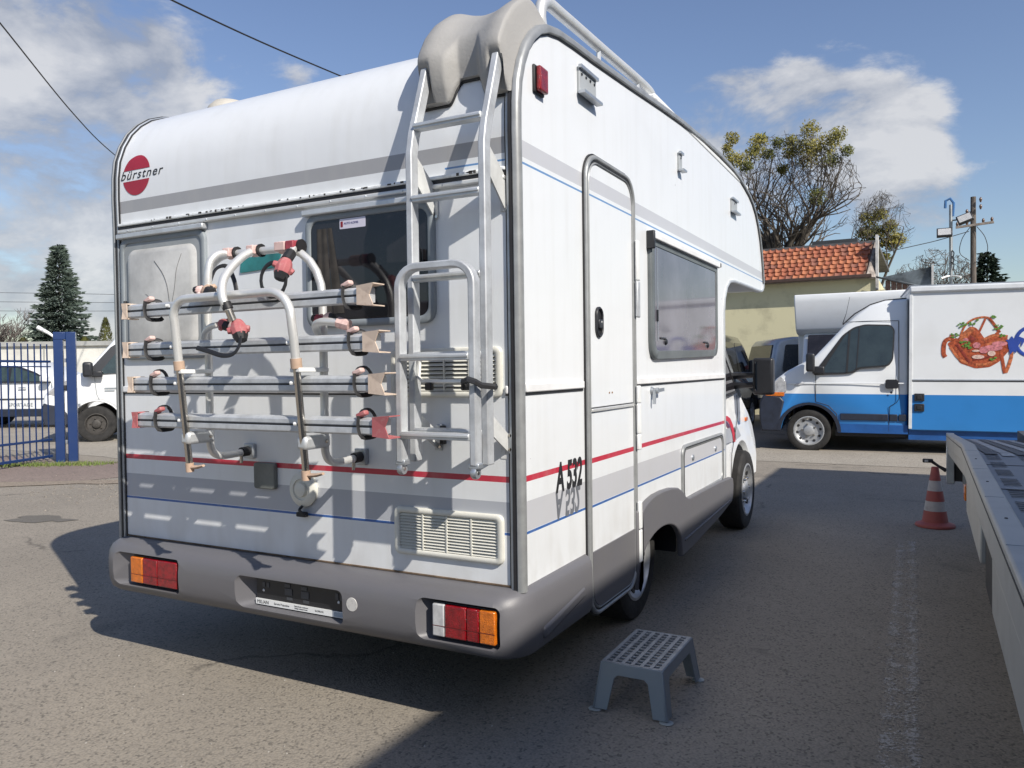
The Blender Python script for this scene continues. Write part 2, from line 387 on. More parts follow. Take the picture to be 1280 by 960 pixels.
# horizontal joints
seam = MB(); seam.box(-W + .042, -.042, -.022, .0, 2.030, 2.048).build('seam_rail', alu_bright, MH, bevel=.005)
MB().box(-W + .042, -.042, -.014, .0, 2.048, 2.064).build('seam_gap', black, MH)
MB().box(-W + .042, -.042, -.020, .002, 2.064, 2.078).build('seam_lip', mat('seam_white', (.66, .68, .68), .4, 0, .5, 25, dirt=(.2, .2, .2)), MH, bevel=.004)
jo = mat('joint_white', (.8, .8, .8), .35, 0, .08)
MB().box(-W + .042, -.60, -.011, .001, 1.268, 1.298).box(-.055, -.042, -.011, .001, 1.268, 1.298).build('joint_strip', jo, MH, bevel=.005)
MB().box(-W + .042, -.60, -.004, .001, 1.262, 1.2675).box(-.055, -.042, -.004, .001, 1.262, 1.2675).build('joint_shadow_gap', black, MH)
MB().box(-.001, .011, .04, .575, 1.272, 1.305).box(-.001, .011, 1.26, 3.15, 1.272, 1.305).build('joint_strip', jo, MH, bevel=.005)
MB().box(-.001, .004, .04, .575, 1.263, 1.2715).box(-.001, .004, 1.26, 3.15, 1.263, 1.2715).build('joint_shadow_gap', black, MH)

_r = random.Random(21); _m = MB()
for _ in range(46):
    x = _r.uniform(-2.1, -.1) if _r.random() < .5 else _r.choice((-.95, -.75, -.55, -1.45, -.2)) + _r.gauss(0, .03); q = _r.uniform(.002, .011)
    _m.box(x, x + q * 1.6, -.0212, -.0195, 2.0655 + _r.uniform(0, .009), 2.0655 + .009 + _r.uniform(0, .003))
_m.build('paint_chips', mat('chipped_edge', (.07, .065, .06), .8, 0, .3), MH)['kind'] = 'stuff'
for k in range(12):
    x = -W + .12 + k * .178
    MB().lathe([(.0042, 0), (.003, .0015)], (x, -.0222, 2.039), (0, -1, 0), 8).build('seam_screw', alu_dull, MH)
# --- windows of the rear wall
def window(x0, x1, z0, z1, pane_m, name, bulge, rail_m):
    wn = MB().ring(rr(x0, z0, x1, z1, .05), rr(x0 + .028, z0 + .028, x1 - .028, z1 - .028, .04), REAR, -.002, .018, .004).build('window', greyframe, MH, smooth=50)
    if name: wn['label'] = name
    MB().plate(rr(x0 + .027, z0 + .027, x1 - .027, z1 - .027, .04), REAR, .001, .012).build('pane', pane_m, wn)
    if bulge:
        o = rr(x0 + .055, z0 + .05, x1 - .055, z1 - .06, .05); v = []; f = []
        rows = [(o, .0125), (inset(o, .012), .024), (inset(o, .028), .030)]
        k = len(o)
        for ps, t in rows: v += [REAR(a, b, t) for a, b in ps]
        for i in range(2):
            for j in range(k): f.append((i * k + j, i * k + (j + 1) % k, (i + 1) * k + (j + 1) % k, (i + 1) * k + j))
        f.append(tuple(2 * k + j for j in range(k)))
        MB().add(v, f).build('raised_pane', bulge, wn, smooth=60)
    MB().box(x0 - .005, x1 + .005, -.034, -.001, z1 - .004, z1 + .020).build('hinge_rail', rail_m, wn, bevel=.005)
    for xx in (x0 + .045, x1 - .06):
        MB().box(xx, xx + .012, -.036, -.02, z0 + .22, z0 + .28).build('catch', blackp, wn, bevel=.003)
    return wn
frost = mat('frosted_white_pane', (.50, .50, .485), .35, 0, .25, 3.5)
wl = window(-2.150, -1.565, 1.425, 2.005, mat('pane_edge', (.30, .32, .33), .35, 0, .15, 5), 'left rear window with blanked white pane and a star crack', frost, alu)
crk = mat('crack_line', (.10, .10, .095), .6, 0, .3)
def crack(pts, r=.0016): return MB().tube([(a, -.0305, b) for a, b in pts], r, 4).build('crack', crk, wl)
crack(smooth_path([(-1.885, 1.88), (-1.83, 1.82), (-1.80, 1.76), (-1.785, 1.68), (-1.775, 1.66)], 4))
crack(smooth_path([(-1.70, 1.90), (-1.735, 1.83), (-1.75, 1.75), (-1.775, 1.66)], 4), .0012)
crack([(-1.95, 1.73), (-1.86, 1.68), (-1.775, 1.66)], .0009); crack([(-1.775, 1.66), (-1.76, 1.60)], .0010)
wr = window(-.975, -.345, 1.535, 1.995, glassdark, 'right rear window with dark glazing and a curtain edge', None, alu)
cur = MB(); cw = [(-.915 + .0065 * k, -.0135 - .0018 * math.sin(k * 1.35)) for k in range(13)]
cur.add([(x + .06 * (1 - j) * (k / 12) ** 2, y, 1.59 + .345 * j) for j in (0, .5, 1) for k, (x, y) in enumerate(cw)], [(j * 13 + k, j * 13 + k + 1, (j + 1) * 13 + k + 1, (j + 1) * 13 + k) for j in range(2) for k in range(12)])
cur.build('curtain', mat('curtain_cloth', (.045, .040, .035), .9, 0, .3, 20), wr, smooth=60)
st = MB().plate(rr(-.795, 1.925, -.665, 1.965, .004), REAR, .0125, .0132).build('window_sticker', mat('sticker', (.62, .60, .70), .4, 0, .05), wr)
MB().plate(rr(-.79, 1.932, -.778, 1.955, .003), REAR, .0133, .0137).build('sticker_mark', lampred, wr)
text('sticker_text', 'AUTO KOMIS', .012, mat('ink_blue', (.06, .05, .2), .5), wr, (-.773, -.0137, 1.942), (1, 0, 0), (0, 0, 1), .0003, )
MB().plate(rq([(-1.362, 1.79), (-1.145, 1.80), (-1.118, 1.862), (-1.352, 1.852)], .008), REAR, .0, .006).build('teal_plate', teal, MH)

# --- vents
def vent(x0, x1, z0, z1, n, cols, label=None):
    v = MB().ring(rr(x0, z0, x1, z1, .024), rr(x0 + .026, z0 + .022, x1 - .026, z1 - .022, .010), REAR, -.001, .015, .005).build('vent', cream, MH, smooth=50)
    if label: v['label'] = label
    MB().box(x0 + .02, x1 - .02, -.002, -.0005, z0 + .018, z1 - .018).build('vent_recess', mat('dark_recess', (.03, .03, .028), .8), v)
    H = (z1 - z0 - .046); x0_, x1_ = x0 + .0262, x1 - .0262
    base = None
    for k in range(n):
        zc = z0 + .023 + H * (k + .5) / n
        if base is None:
            hs = H / n * .36
            m = MB(); m.add([(x, y, z) for x in (x0_, x1_) for y, z in ((-.002, hs), (-.011, -hs * .9), (-.012, -hs), (-.010, -hs * 1.1), (-.002, hs * .5))],
                            [(0, 1, 2, 3, 4), (9, 8, 7, 6, 5)] + [(j, (j + 1) % 5, 5 + (j + 1) % 5, 5 + j) for j in range(5)])
            base = m.build('slat', cream, v, smooth=0); base.location = (0, 0, zc)
        else:
            o = base.copy(); C.objects.link(o); o.location = (0, 0, zc)
    for k in range(1, cols):
        xx = x0_ + (x1_ - x0_) * k / cols
        MB().box(xx - .003, xx + .003, -.0128, -.001, z0 + .023, z1 - .023).build('mullion', cream, v)
    return v
vent(-.556, -.066, 1.255, 1.440, 9, 4, 'upper fridge vent behind the ladder')
vent(-.550, -.068, .650, .832, 12, 4, 'lower fridge vent below the ladder')

# --- small fittings of the rear wall
MB().plate(rr(-1.286, .858, -1.166, .970, .012), REAR, 0, .022).build('socket_cover', mat('grey_box', (.16, .17, .16), .5, 0, .2), MH, bevel=.004)
sk_ = MB().lathe([(.072, 0), (.074, .012), (.066, .020), (.045, .024), (.043, .018), (.030, .018), (.028, .032), (.012, .036)], (-1.015, -.0005, .868), (0, -1, 0), 28).build('round_cap', cream, MH)
MB().tube(smooth_path([(-1.012, -.02, .80), (-1.02, -.03, .785), (-1.0, -.035, .775), (-.985, -.03, .765)], 4), .006, 6).build('cap_cord', black, MH)
MB().box(-1.04, -.99, -.03, -.008, .755, .775).build('cap_plug', black, MH, bevel=.004)
# repair plate with screws beside the right corner
MB().plate(rr(-.078, 1.035, -.044, 1.135, .002), REAR, 0, .002).build('patch_plate', mat('patch_white', (.72, .73, .72), .4, 0, .2, 30), MH)

# --- brand mark and model lettering
redm = mat('badge_red', (.36, .02, .04), .4, 0, .1); inkm = mat('lettering_black', (.02, .02, .022), .45)
def prof_y(z):
    for (a, b), (c, d) in zip(PROF, PROF[1:12]):
        if b <= z <= d: return a + (c - a) * (z - b) / max(d - b, 1e-6)
    return 0
def disc_part(up_):
    cx, cz, rx, rz = -2.035, 2.302, .098, .096; ps = []
    lo = .026
    n = 10; v = []
    for i in range(n + 1):
        zz = lo + (rz - lo) * math.sin(R(90 * i / n)); hw = rx * math.sqrt(max(0, 1 - (zz / rz) ** 2)); z = cz + (zz if up_ else -zz)
        for k in range(9): v.append((cx + hw * (k - 4) / 4, prof_y(z) - .0018, z))
    f = [(i * 9 + k, i * 9 + k + 1, (i + 1) * 9 + k + 1, (i + 1) * 9 + k) for i in range(n) for k in range(8)]
    return MB().add(v, f).build('badge', redm, MH, smooth=60)
disc_part(True); disc_part(False)
t_ = text('badge_lettering', 'bürstner', .060, inkm, MH, (-2.150, -.0040, 2.286), (1, 0, .0), (0, .075, 1), .0006, shear=.28, spacing=1.16, sx=1.22)
text('model_lettering', 'A 532', .158, inkm, MH, (.0012, .300, .875), (0, 1, 0), (0, 0, 1), .0006, shear=.12, spacing=1.0, sx=.66, font_bold=.0055)
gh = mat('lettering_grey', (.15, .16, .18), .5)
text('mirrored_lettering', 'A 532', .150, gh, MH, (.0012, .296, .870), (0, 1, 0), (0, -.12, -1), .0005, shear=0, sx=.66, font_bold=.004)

# --- right side: door
door = MB().ring(rr(.597, .283, 1.218, 2.276, .12, 8), rr(.616, .300, 1.199, 2.257, .110, 8), SIDE, -.001, .020, .006).build('entrance_door_frame', trimm, MH, smooth=50)
MB().ring(rr(.6165, .3005, 1.1985, 2.2565, .110, 8), rr(.624, .307, 1.191, 2.249, .106, 8), SIDE, .0, .013, .001).build('door_seal', black, door)
MB().ring(rr(.6245, .3075, 1.1905, 2.2485, .106, 8), rr(.634, .316, 1.182, 2.240, .101, 8), SIDE, .0, .017, .004).build('door_edge', trimm, door)
MB().ring(rr(.590, .276, 1.225, 2.283, .125, 8), rr(.5965, .2825, 1.2185, 2.2765, .12, 8), SIDE, .0, .008, .001).build('outer_seal', black, door)
dp = rr(.6345, .3165, 1.1815, 2.2395, .101, 8)
panel = MB().plate(dp, SIDE, .0, .010).build('entrance_door', gel, MH, smooth=0)
low = [(a, b) for a, b in dp if b < .5]; low = sorted(low, key=lambda q: q[0])
lowp = [(.635, .568)] + low + [(1.181, .568)]
MB().plate(lowp, SIDE, .0105, .017).build('lower_door_panel', bumperm, panel)
MB().box(.0105, .019, .642, 1.178, 1.168, 1.182).build('door_joint', alu_bright, panel, bevel=.003)
MB().box(.0105, .0125, .642, 1.178, 1.184, 1.188).build('door_joint_gap', black, panel)
hb = MB().ring(rr(.695, 1.490, .775, 1.625, .039, 6), rr(.705, 1.502, .765, 1.613, .029, 6), SIDE, .009, .022, .004).build('door_handle', blackp, panel)
MB().plate(rr(.704, 1.501, .766, 1.614, .029, 6), SIDE, .010, .012).build('handle_recess', black, panel)
MB().box(.011, .026, .712, .760, 1.528, 1.570).build('handle_paddle', blackp, panel, bevel=.006)
MB().box(.0265, .0275, .732, .739, 1.555, 1.562).build('lock_barrel', white, panel)
for k in range(2): MB().lathe([(.004, 0), (.004, .003)], (.0101, .86 + .035 * k, 1.245), (1, 0, 0), 8).build('screw_hole', mat('rusty_screw', (.25, .12, .04), .6), panel)
for (z0, z1) in ((.395, .56), (.56, .70), (.95, 1.03), (1.03, 1.18), (1.18, 1.27), (1.60, 1.78), (1.78, 1.98)):
    if z0 in (.395, .95, 1.60, .56, 1.03, 1.18, 1.78):
        MB().box(.019, .036, 1.196, 1.236, z0 + .002, z1 - .002).build('hinge', white if z0 != 1.6 else alu_rail, MH, bevel=.006)

# --- side window
sw = MB().ring(rq([(1.455, 1.395), (2.905, 1.425), (2.905, 2.030), (1.455, 2.030)], [.10, .10, .01, .01]), rq([(1.515, 1.445), (2.855, 1.47), (2.855, 1.992), (1.515, 1.992)], [.07, .07, .02, .02]), SIDE, -.001, .022, .005).build('side_window', mat('dark_grey_frame', (.13, .145, .15), .45, 0, .15, 5), MH, smooth=50)
pv = [(1.512, 1.442), (2.858, 1.467), (2.858, 1.995), (1.512, 1.995)]
MB().plate(rq(pv, [.07, .07, .02, .02]), SIDE, .001, .018).build('pane', glassgrey, sw)
MB().box(.0185, .0195, 1.56, 1.572, 1.50, 1.99).build('pane_edge', alu_dull, sw)
MB().box(.0, .040, 1.452, 2.912, 2.024, 2.058).build('hinge_rail', jo, sw, bevel=.006)
MB().box(.0, .044, 1.438, 1.462, 1.97, 2.064).build('rail_end', blackp, sw, bevel=.005)
MB().box(.0, .044, 2.910, 2.925, 2.03, 2.058).build('rail_end', blackp, sw, bevel=.004)
for yy in (1.70, 2.62): MB().lathe([(.018, 0), (.015, .008), (.006, .012)], (.0185, yy, 1.495), (1, 0, 0), 12).build('latch', blackp, sw)
for yy in (1.70, 2.62): MB().box(.0185, .024, yy - .10, yy, 1.508, 1.518).build('latch_arm', blackp, sw, bevel=.002)
MB().box(.0185, .026, 1.545, 1.560, 1.60, 1.66).build('catch', blackp, sw)

# --- locker flap, tap, marker lamp, hatches
lk = MB().ring(rr(2.045, .545, 3.085, .895, .06), rr(2.085, .578, 3.050, .862, .05), SIDE, -.001, .014, .005).build('locker_frame', trimm, MH, smooth=50)
MB().ring(rr(2.062, .560, 3.070, .880, .058), rr(2.069, .567, 3.063, .873, .052), SIDE, .0135, .0155, .001).build('locker_seal', black, lk)
MB().plate(rr(2.0865, .5795, 3.0485, .8605, .05), SIDE, .0, .008).build('locker_flap', gel, lk)
for yy in (2.28, 2.86): MB().lathe([(.020, 0), (.018, .006), (.008, .008)], (.008, yy, .80), (1, 0, 0), 12).build('locker_lock', alu_dull, lk)
MB().box(.012, .022, 2.45, 2.75, .556, .570).build('locker_hinge', alu_bright, lk, bevel=.003)
tp = MB(); tp.lathe([(.022, 0), (.020, .008), (.014, .012), (.013, .028), (.016, .030), (.015, .040)], (0, 1.50, 1.235), (1, 0, 0), 14); tp.bar((.034, 1.50, 1.235), (.036, 1.60, 1.238), .010, .018); tp.bar((.02, 1.492, 1.235), (.02, 1.486, 1.165), .01, .016)
tp.build('filler_lock', alu_dull, MH)
ml = MB().box(.0, .010, .130, .216, 2.376, 2.478).build('marker_lamp', black, MH, bevel=.004)
MB().box(.010, .030, .140, .212, 2.382, 2.474).build('marker_lens', lampred, ml, bevel=.007)
def hatch(y0, y1, z0, z1, kn=4):
    h = MB().plate(rr(y0, z0, y1, z1, .006), SIDE, 0, .012).build('awning_hatch', mat('hatch_grey', (.36, .38, .39), .45, 0, .1), MH, bevel=.003)
    MB().box(.010, .040, y0 - .008, y1 + .006, z0 - .006, z0 + .006).build('hatch_lip', alu_dull, h)
    MB().box(.010, .024, y0 - .006, y1 + .004, z1 - .010, z1 + .004).build('hatch_rail', alu_dull, h)
    for k in range(kn):
        MB().lathe([(.007, 0), (.005, .004)], (.0122, y0 + (y1 - y0) * (k + .5) / kn, z1 - .030), (1, 0, 0), 8).build('rivet', blackp, h)
hatch(.55, .735, 2.500, 2.610); hatch(2.025, 2.085, 2.500, 2.605, 1); hatch(3.41, 3.59, 2.500, 2.600, 1)

# --- grey lower skirt: rear bumper with rounded ends running on into the side skirt
def bumper():
    prof = [(-.02, .572), (.15, .570), (.55, .562), (.80, .545), (.95, .515), (1.0, .475), (1.0, .43), (.97, .39), (.85, .352), (.60, .330), (.1, .326), (-.2, .33)]
    path = []   # (x, y, nx, ny, depth)
    for k in range(3): path.append((-W + .022, .58 - .2 * k, -1, 0, .02))
    for k in range(7):
        t = R(90 * k / 6); path.append((-W + .022 + .07 - .07 * math.cos(t), .07 - .07 * math.sin(t), -math.cos(t), -math.sin(t), .02 + .095 * math.sin(t)))
    for k in range(1, 12): path.append((-W + .10 + (W - .20) * k / 12, 0, 0, -1, .115))
    for k in range(7):
        t = R(90 * k / 6); path.append((-.065 + .065 * math.sin(t), .065 - .065 * math.cos(t), math.sin(t), -math.cos(t), .115 - .08 * math.sin(t)))
    for k in range(3): path.append((0, .18 + .20 * k - (.0 if k < 2 else .0), 1, 0, .035))
    v = []; f = []; c = len(prof)
    for (x, y, nx, ny, d) in path:
        for a, z in prof: v.append((x + nx * d * a, y + ny * d * a, z))
    for i in range(len(path) - 1):
        for j in range(c): f.append((i * c + j, i * c + (j + 1) % c, (i + 1) * c + (j + 1) % c, (i + 1) * c + j))
    f.append(tuple(range(c))); f.append(tuple((len(path) - 1) * c + j for j in range(c))[::-1])
    return MB().add(v, f).build('rear_bumper', bumperm, MH, smooth=50)
bmp = bumper()
MB().box(-W + .045, -.04, -.006, .001, .5735, .5785).build('sealant_line', mat('brown_sealant', (.16, .11, .07), .8, 0, .5, 20), MH)
def cut(o, cutters):
    for c in cutters:
        md = o.modifiers.new('cut', 'BOOLEAN'); md.operation = 'DIFFERENCE'; md.solver = 'EXACT'; md.object = c
    dg = bpy.context.evaluated_depsgraph_get(); me = bpy.data.meshes.new_from_object(o.evaluated_get(dg))
    o.modifiers.clear(); old = o.data; o.data = me; bpy.data.meshes.remove(old); finish(me, 40)
    for c in cutters: bpy.data.objects.remove(c)
def recess(pf, pb, t0, t1):
    n = len(pf); v = [(a, -t1, b) for a, b in pf] + [(a, -t0, b) for a, b in pb]
    return obj('cutter', (v, [tuple(range(n)), tuple(range(n, 2 * n))[::-1]] + [(i, (i + 1) % n, n + (i + 1) % n, n + i) for i in range(n)]), None, None, smooth=0)
cut(bmp, [recess(rr(-.405, .368, -.035, .527, .03), rr(-.335, .374, -.042, .520, .02), .055, .14),
          recess(rr(-2.15, .368, -1.66, .527, .03), rr(-2.02, .374, -1.665, .520, .02), .055, .14),
          recess(rr(-1.34, .360, -.725, .505, .03), rr(-1.235, .378, -.735, .498, .03), .05, .14)])
def tail(x0, x1, order):
    t = MB().box(x0, x1, -.082, -.054, .385, .512).build('tail_lamp', blackp, MH, bevel=.004)
    n = sum(q for q, _ in order); x = x0 + .004; tw = x1 - x0 - .008
    for q, m_ in order:
        wd = tw * q / n
        MB().box(x + .0008, x + wd - .0008, -.104, -.080, .389, .508).build('lens', m_, t, bevel=.005); x += wd
    MB().box(x0 + .006, x1 - .006, -.1046, -.1036, .4275, .4300).build('lens_rib', mat('dark_lens_rib', (.12, .01, .01), .3), t)
tail(-.322, -.050, ((1.0, lampclear), (1.75, lampred), (1.0, lampred), (1.25, lamporange)))
tail(-2.005, -1.68, ((.9, lamporange), (1.1, lampred), (1.4, lampred)))
pl = MB().box(-1.232, -.738, -.068, -.050, .378, .495).build('number_plate_holder', blackp, MH, bevel=.003)
for (a, b, c_, d_) in ((-1.195, -1.18, .455, .475), (-1.172, -1.157, .455, .475), (-1.07, -1.03, .435, .462), (-1.07, -1.04, .468, .482), (-.98, -.94, .432, .460), (-.98, -.95, .466, .48), (-.80, -.785, .45, .475), (-.775, -.76, .45, .475), (-1.06, -1.03, .415, .427), (-.97, -.94, .413, .425)):
    MB().box(a, b, -.0705, -.068, c_, d_).build('holder_rib', mat('holder_grey', (.06, .065, .075), .4), pl)
for xx in (-1.19, -.785): MB().lathe([(.006, 0), (.004, .003)], (xx, -.0685, .440), (0, -1, 0), 10).build('plate_screw', white, pl)
MB().box(-1.232, -.738, -.0735, -.0682, .380, .404).build('dealer_strip', white, pl)
text('dealer_name', 'MILIAN', .021, inkm, pl, (-1.226, -.0738, .3845), (1, 0, 0), (0, 0, 1), .0003, shear=.2)
text('dealer_text', 'Serwis Pojazdów', .0125, inkm, pl, (-1.128, -.0738, .388), (1, 0, 0), (0, 0, 1), .0003, )
text('dealer_text', 'Samochody osobowe\nUsługi transportowe', .0085, inkm, pl, (-1.015, -.0738, .394), (1, 0, 0), (0, 0, 1), .0003)
text('dealer_text', 'KŁOBUCK', .010, inkm, pl, (-.905, -.0738, .389), (1, 0, 0), (0, 0, 1), .0003)
MB().box(-.805, -.742, -.0742, -.0736, .383, .401).build('strip_end', mat('strip_bluegrey', (.35, .42, .5), .4), pl)
MB().lathe([(.027, 0), (.026, .0022)], (-.680, -.1145, .458), (0, -1, 0), 24).build('round_sticker', mat('round_sticker', (.45, .44, .42), .5, 0, .5, 60, dirt=(.2, .2, .2)), MH)

# --- side skirts, wheel arches, wheels
def skirt(x0, sgn):
    top = [(1.245, .645), (1.30, .668), (1.38, .686), (1.46, .695), (1.60, .697), (1.75, .690), (1.88, .672), (1.97, .640), (2.04, .598), (2.10, .580), (2.4, .578), (2.9, .572), (3.22, .560), (3.285, .545), (3.30, .50), (3.29, .42), (3.25, .38)]
    bot = [(2.9, .335), (2.5, .30), (2.2, .275), (1.955, .262)]
    arch = [(1.57 + .372 * math.cos(t), .30 + .205 * math.sin(t) ** .8 if math.sin(t) > 0 else .30) for t in [R(a) for a in range(4, 177, 10)]]
    pts = top + bot + arch + [(1.19, .30), (1.19, .272), (1.205, .262), (1.24, .30)]
    fn = lambda a, b, t: (x0 + sgn * t, a, b)
    return MB().plate(pts, fn, .0, .034).build('side_skirt', bumperm, MH, bevel=.012, seg=3)
pA = [(-.001, 0), (0, 0)]
for x0, sg in ((0, 1), (-W, -1)):
    skirt(x0, sg)
    MB().box(*sorted((x0, x0 + sg * .030)), 1.186, 1.246, .262, .655).build('skirt_post', bumperm, MH, bevel=.01)
    cr = MB().bar((x0 + sg * .034, 1.99, .352), (x0 + sg * .034, 3.17, .398), .014, .016)
    cr.build('skirt_rib', bumperm, MH, bevel=.005)
    MB().bar((x0 + sg * .030, .10, .385), (x0 + sg * .024, .50, .440), .03, .05, ).build('skirt_rib', bumperm, MH, bevel=.014)
def wheel(parent, x, y, z, r, wd, hub, hub_m, sgn=1, studs=0, axis=(1, 0, 0), rimr=.66):
    """A road wheel whose outer face points along axis * sgn."""
    ax = Vector(axis) * sgn
    o = Vector((x, y, z)); h = wd / 2
    wv = MB().lathe([(r * rimr * .98, -h), (r * .93, -h), (r, -h * .75), (r, h * .75), (r * .965, h * .93), (r * .90, h), (r * .80, h * 1.03), (r * rimr, h * .94), (r * rimr, h * .3)], o, ax, 40).build('wheel', tyre, parent, smooth=30)
    MB().lathe([(r * rimr * 1.02, h * .6), (r * rimr * 1.02, h * .98), (r * rimr * .95, h * 1.0), (r * rimr * .90, h * .80), (r * .42, h * .42), (r * .40, h * .55), (r * .24, h * .62), (r * .22, h * .92), (r * .14, h * 1.0), (.001, h * 1.0)], o, ax, 32).build('rim', hub_m, wv, smooth=40)
    u = ax.orthogonal().normalized(); v_ = ax.cross(u)
    for k in range(hub):
        t = 2 * math.pi * k / hub; q = o + (u * math.cos(t) + v_ * math.sin(t)) * r * .53 + ax * h * .60
        MB().lathe([(r * .065, -.02), (r * .065, .012)], q, ax + (u * math.cos(t) + v_ * math.sin(t)) * -.25, 10).build('rim_hole', black, wv)
    for k in range(studs):
        t = 2 * math.pi * (k + .3) / studs; q = o + (u * math.cos(t) + v_ * math.sin(t)) * r * .31 + ax * h * .52
        MB().lathe([(.014, 0), (.014, .03), (.009, .045)], q, ax, 8).build('wheel_nut', steel, wv)
    return wv
rimm = mat('dusty_hubcap', (.55, .56, .57), .38, .6, .2, 12)
for xx, sg in ((-.20, 1), (-W + .20, -1)):
    wheel(MH, xx, 1.56, .315, .315, .20, 8, rimm, sg, 5)
    wheel(MH, xx + sg * .05, 4.22, .325, .325, .20, 8, rimm, sg, 6)
    MB().box(*sorted((xx - sg * .14, xx - sg * .10)), 1.15, 2.0, .25, .62).build('wheel_well', black, MH)
    MB().box(*sorted((xx - sg * .16, xx + sg * .17)), 2.02, 2.04, .27, .54).build('mud_flap', black, MH)
    MB().box(*sorted((xx - sg * .16, xx + sg * .15)), 1.20, 1.22, .30, .54).build('wheel_well', black, MH)

# --- cab in front of the body
CABW = .10
cabm = mat('cab_white_paint', (.80, .81, .81), .28, 0, .06, 4, coat=.4)
def cab():
    o = [(3.0, .36), (3.0, 1.99), (3.55, 1.985), (3.70, 1.80), (3.98, 1.42), (4.12, 1.22), (4.28, 1.10), (4.52, .98), (4.70, .86), (4.84, .70), (4.90, .55), (4.88, .36)]
    arch = [(4.22 + .37 * math.cos(t), .33 + .37 * math.sin(t)) for t in [R(a) for a in range(5, 176, 12)]]
    pts = o + [(4.61, .36)] + arch[1:-1] + [(3.84, .36)]
    v = []; f = []; rows = []
    def tum(z): return 0 if z < 1.1 else (z - 1.1) * .16
    ins = inset(pts, .035)
    for x, ps in ((-CABW - .03, ins), (-CABW, inset(pts, .012)), (-CABW, inset(pts, .012))):
        pass
    n = len(pts)
    for x, ps, s in ((-W + CABW, ins, -1), (-W + CABW + .03, pts, -1), (-CABW - .03, pts, 1), (-CABW, ins, 1)):
        v += [(x - s * tum(b), a, b) for a, b in ps]
    for i in range(3):
        for j in range(n): f.append((i * n + j, i * n + (j + 1) % n, (i + 1) * n + (j + 1) % n, (i + 1) * n + j))
    f.append(tuple(range(n))[::-1]); f.append(tuple(3 * n + j for j in range(n)))
    c = MB().add(v, f).build('cab', cabm, MH, smooth=40)
    fn = lambda a, b, t: (-CABW - tum(b) + t, a, b)
    MB().plate(rq([(3.24, 1.12), (4.05, 1.16), (3.78, 1.50), (3.52, 1.84), (3.24, 1.86)], .05), fn, -.01, .006).build('cab_window', glassdark, c)
    MB().ring(rq([(3.22, 1.10), (4.09, 1.14), (3.80, 1.51), (3.53, 1.87), (3.22, 1.88)], .05), rq([(3.24, 1.12), (4.05, 1.16), (3.78, 1.50), (3.52, 1.84), (3.24, 1.86)], .05), fn, -.01, .010, .003).build('window_rubber', black, c)
    MB().tube([fn(3.60, 1.88, .006), fn(3.86, 1.52, .006), fn(4.08, 1.22, .004), fn(4.20, 1.10, .0)], .012, 6).build('pillar_trim', alu_dull, c)
    MB().tube([fn(4.055, 1.12, .004), fn(4.06, .95, .004), fn(3.96, .80, .004), fn(3.84, .66, .004), fn(3.81, .40, .004)], .003, 4).build('door_gap', black, c)
    arc = [(3.60, .975), (3.70, .970), (3.80, .945), (3.90, .885), (3.97, .80), (3.99, .745)]
    lo_ = [(3.915, .745), (3.89, .79), (3.84, .855), (3.77, .905), (3.70, .93), (3.60, .940)]
    MB().plate(arc + lo_, fn, .0005, .0025).build('red_stripe', mat('stripe_red', (.55, .03, .05), .4), c, smooth=0)
    MB().plate([(3.50, .87), (3.79, .87), (3.86, .81), (3.89, .755), (3.50, .755)], fn, .0005, .0022).build('grey_stripe', mat('stripe_grey', (.40, .42, .46), .4), c, smooth=0)
    MB().plate([(4.01, .755), (3.99, .82), (3.96, .87), (4.06, .86), (4.20, .775)], fn, .0005, .0022).build('grey_stripe', mat('stripe_grey', (.40, .42, .46), .4), c, smooth=0)
    MB().box(-CABW - .02, -CABW + .012, 4.36, 4.44, .885, .92).build('side_indicator', lamporange, c, bevel=.006)
    mr = MB().box(.045, .205, 3.95, 4.05, 1.125, 1.420).build('wing_mirror', blackp, MH, bevel=.022, seg=4)
    MB().plate(rr(.065, 1.155, .190, 1.395, .02), lambda a, b, t: (a + t * 2, 3.95 - t + (a - .065) * .25, b), -.002, .003).build('mirror_glass', mat('mirror_glass', (.10, .11, .12), .05, 1.0, .02), mr)
    for zz in (1.20, 1.28): MB().tube([(-.13, 4.02, zz), (.06, 4.0, zz + .005)], [.030, .024], 8).build('mirror_arm', blackp, mr)
cab()

# --- ladder on the rear wall: fixed upper part, folding lower part
LX0, LX1 = -.352, -.052
lad = MB()
def rail_path(x): return [(x, -.140, 1.03), (x, -.140, 1.5), (x, -.140, 2.0), (x, -.140, 2.13), (x, -.125, 2.20), (x, -.062, 2.38), (x, -.035, 2.46)]
def flatrail(m, pts, wx, dy):
    """Rectangular section (wx across, dy deep) swept in a constant-x plane."""
    k = len(pts); v = []
    for i, p in enumerate(pts):
        d = (Vector(pts[min(i + 1, k - 1)]) - Vector(pts[max(i - 1, 0)])).normalized(); nrm = Vector((0, -d.z, d.y)) if True else None
        for a, b in ((-1, -1), (1, -1), (1, 1), (-1, 1)): v.append(Vector(p) + Vector((a * wx / 2, 0, 0)) + nrm * (b * dy / 2))
    f = [(i * 4 + j, i * 4 + (j + 1) % 4, (i + 1) * 4 + (j + 1) % 4, (i + 1) * 4 + j) for i in range(k - 1) for j in range(4)] + [(3, 2, 1, 0), tuple(4 * (k - 1) + j for j in range(4))]
    m.add(v, f)
m = MB(); flatrail(m, rail_path(LX0), .026, .044); ladder = m.build('rear_ladder', alu_rail, MH, bevel=.004)
ladder['label'] = 'fixed aluminium ladder with a folded lower section'
m = MB(); flatrail(m, rail_path(LX1), .026, .044); m.build('ladder_rail', alu_rail, ladder, bevel=.004)
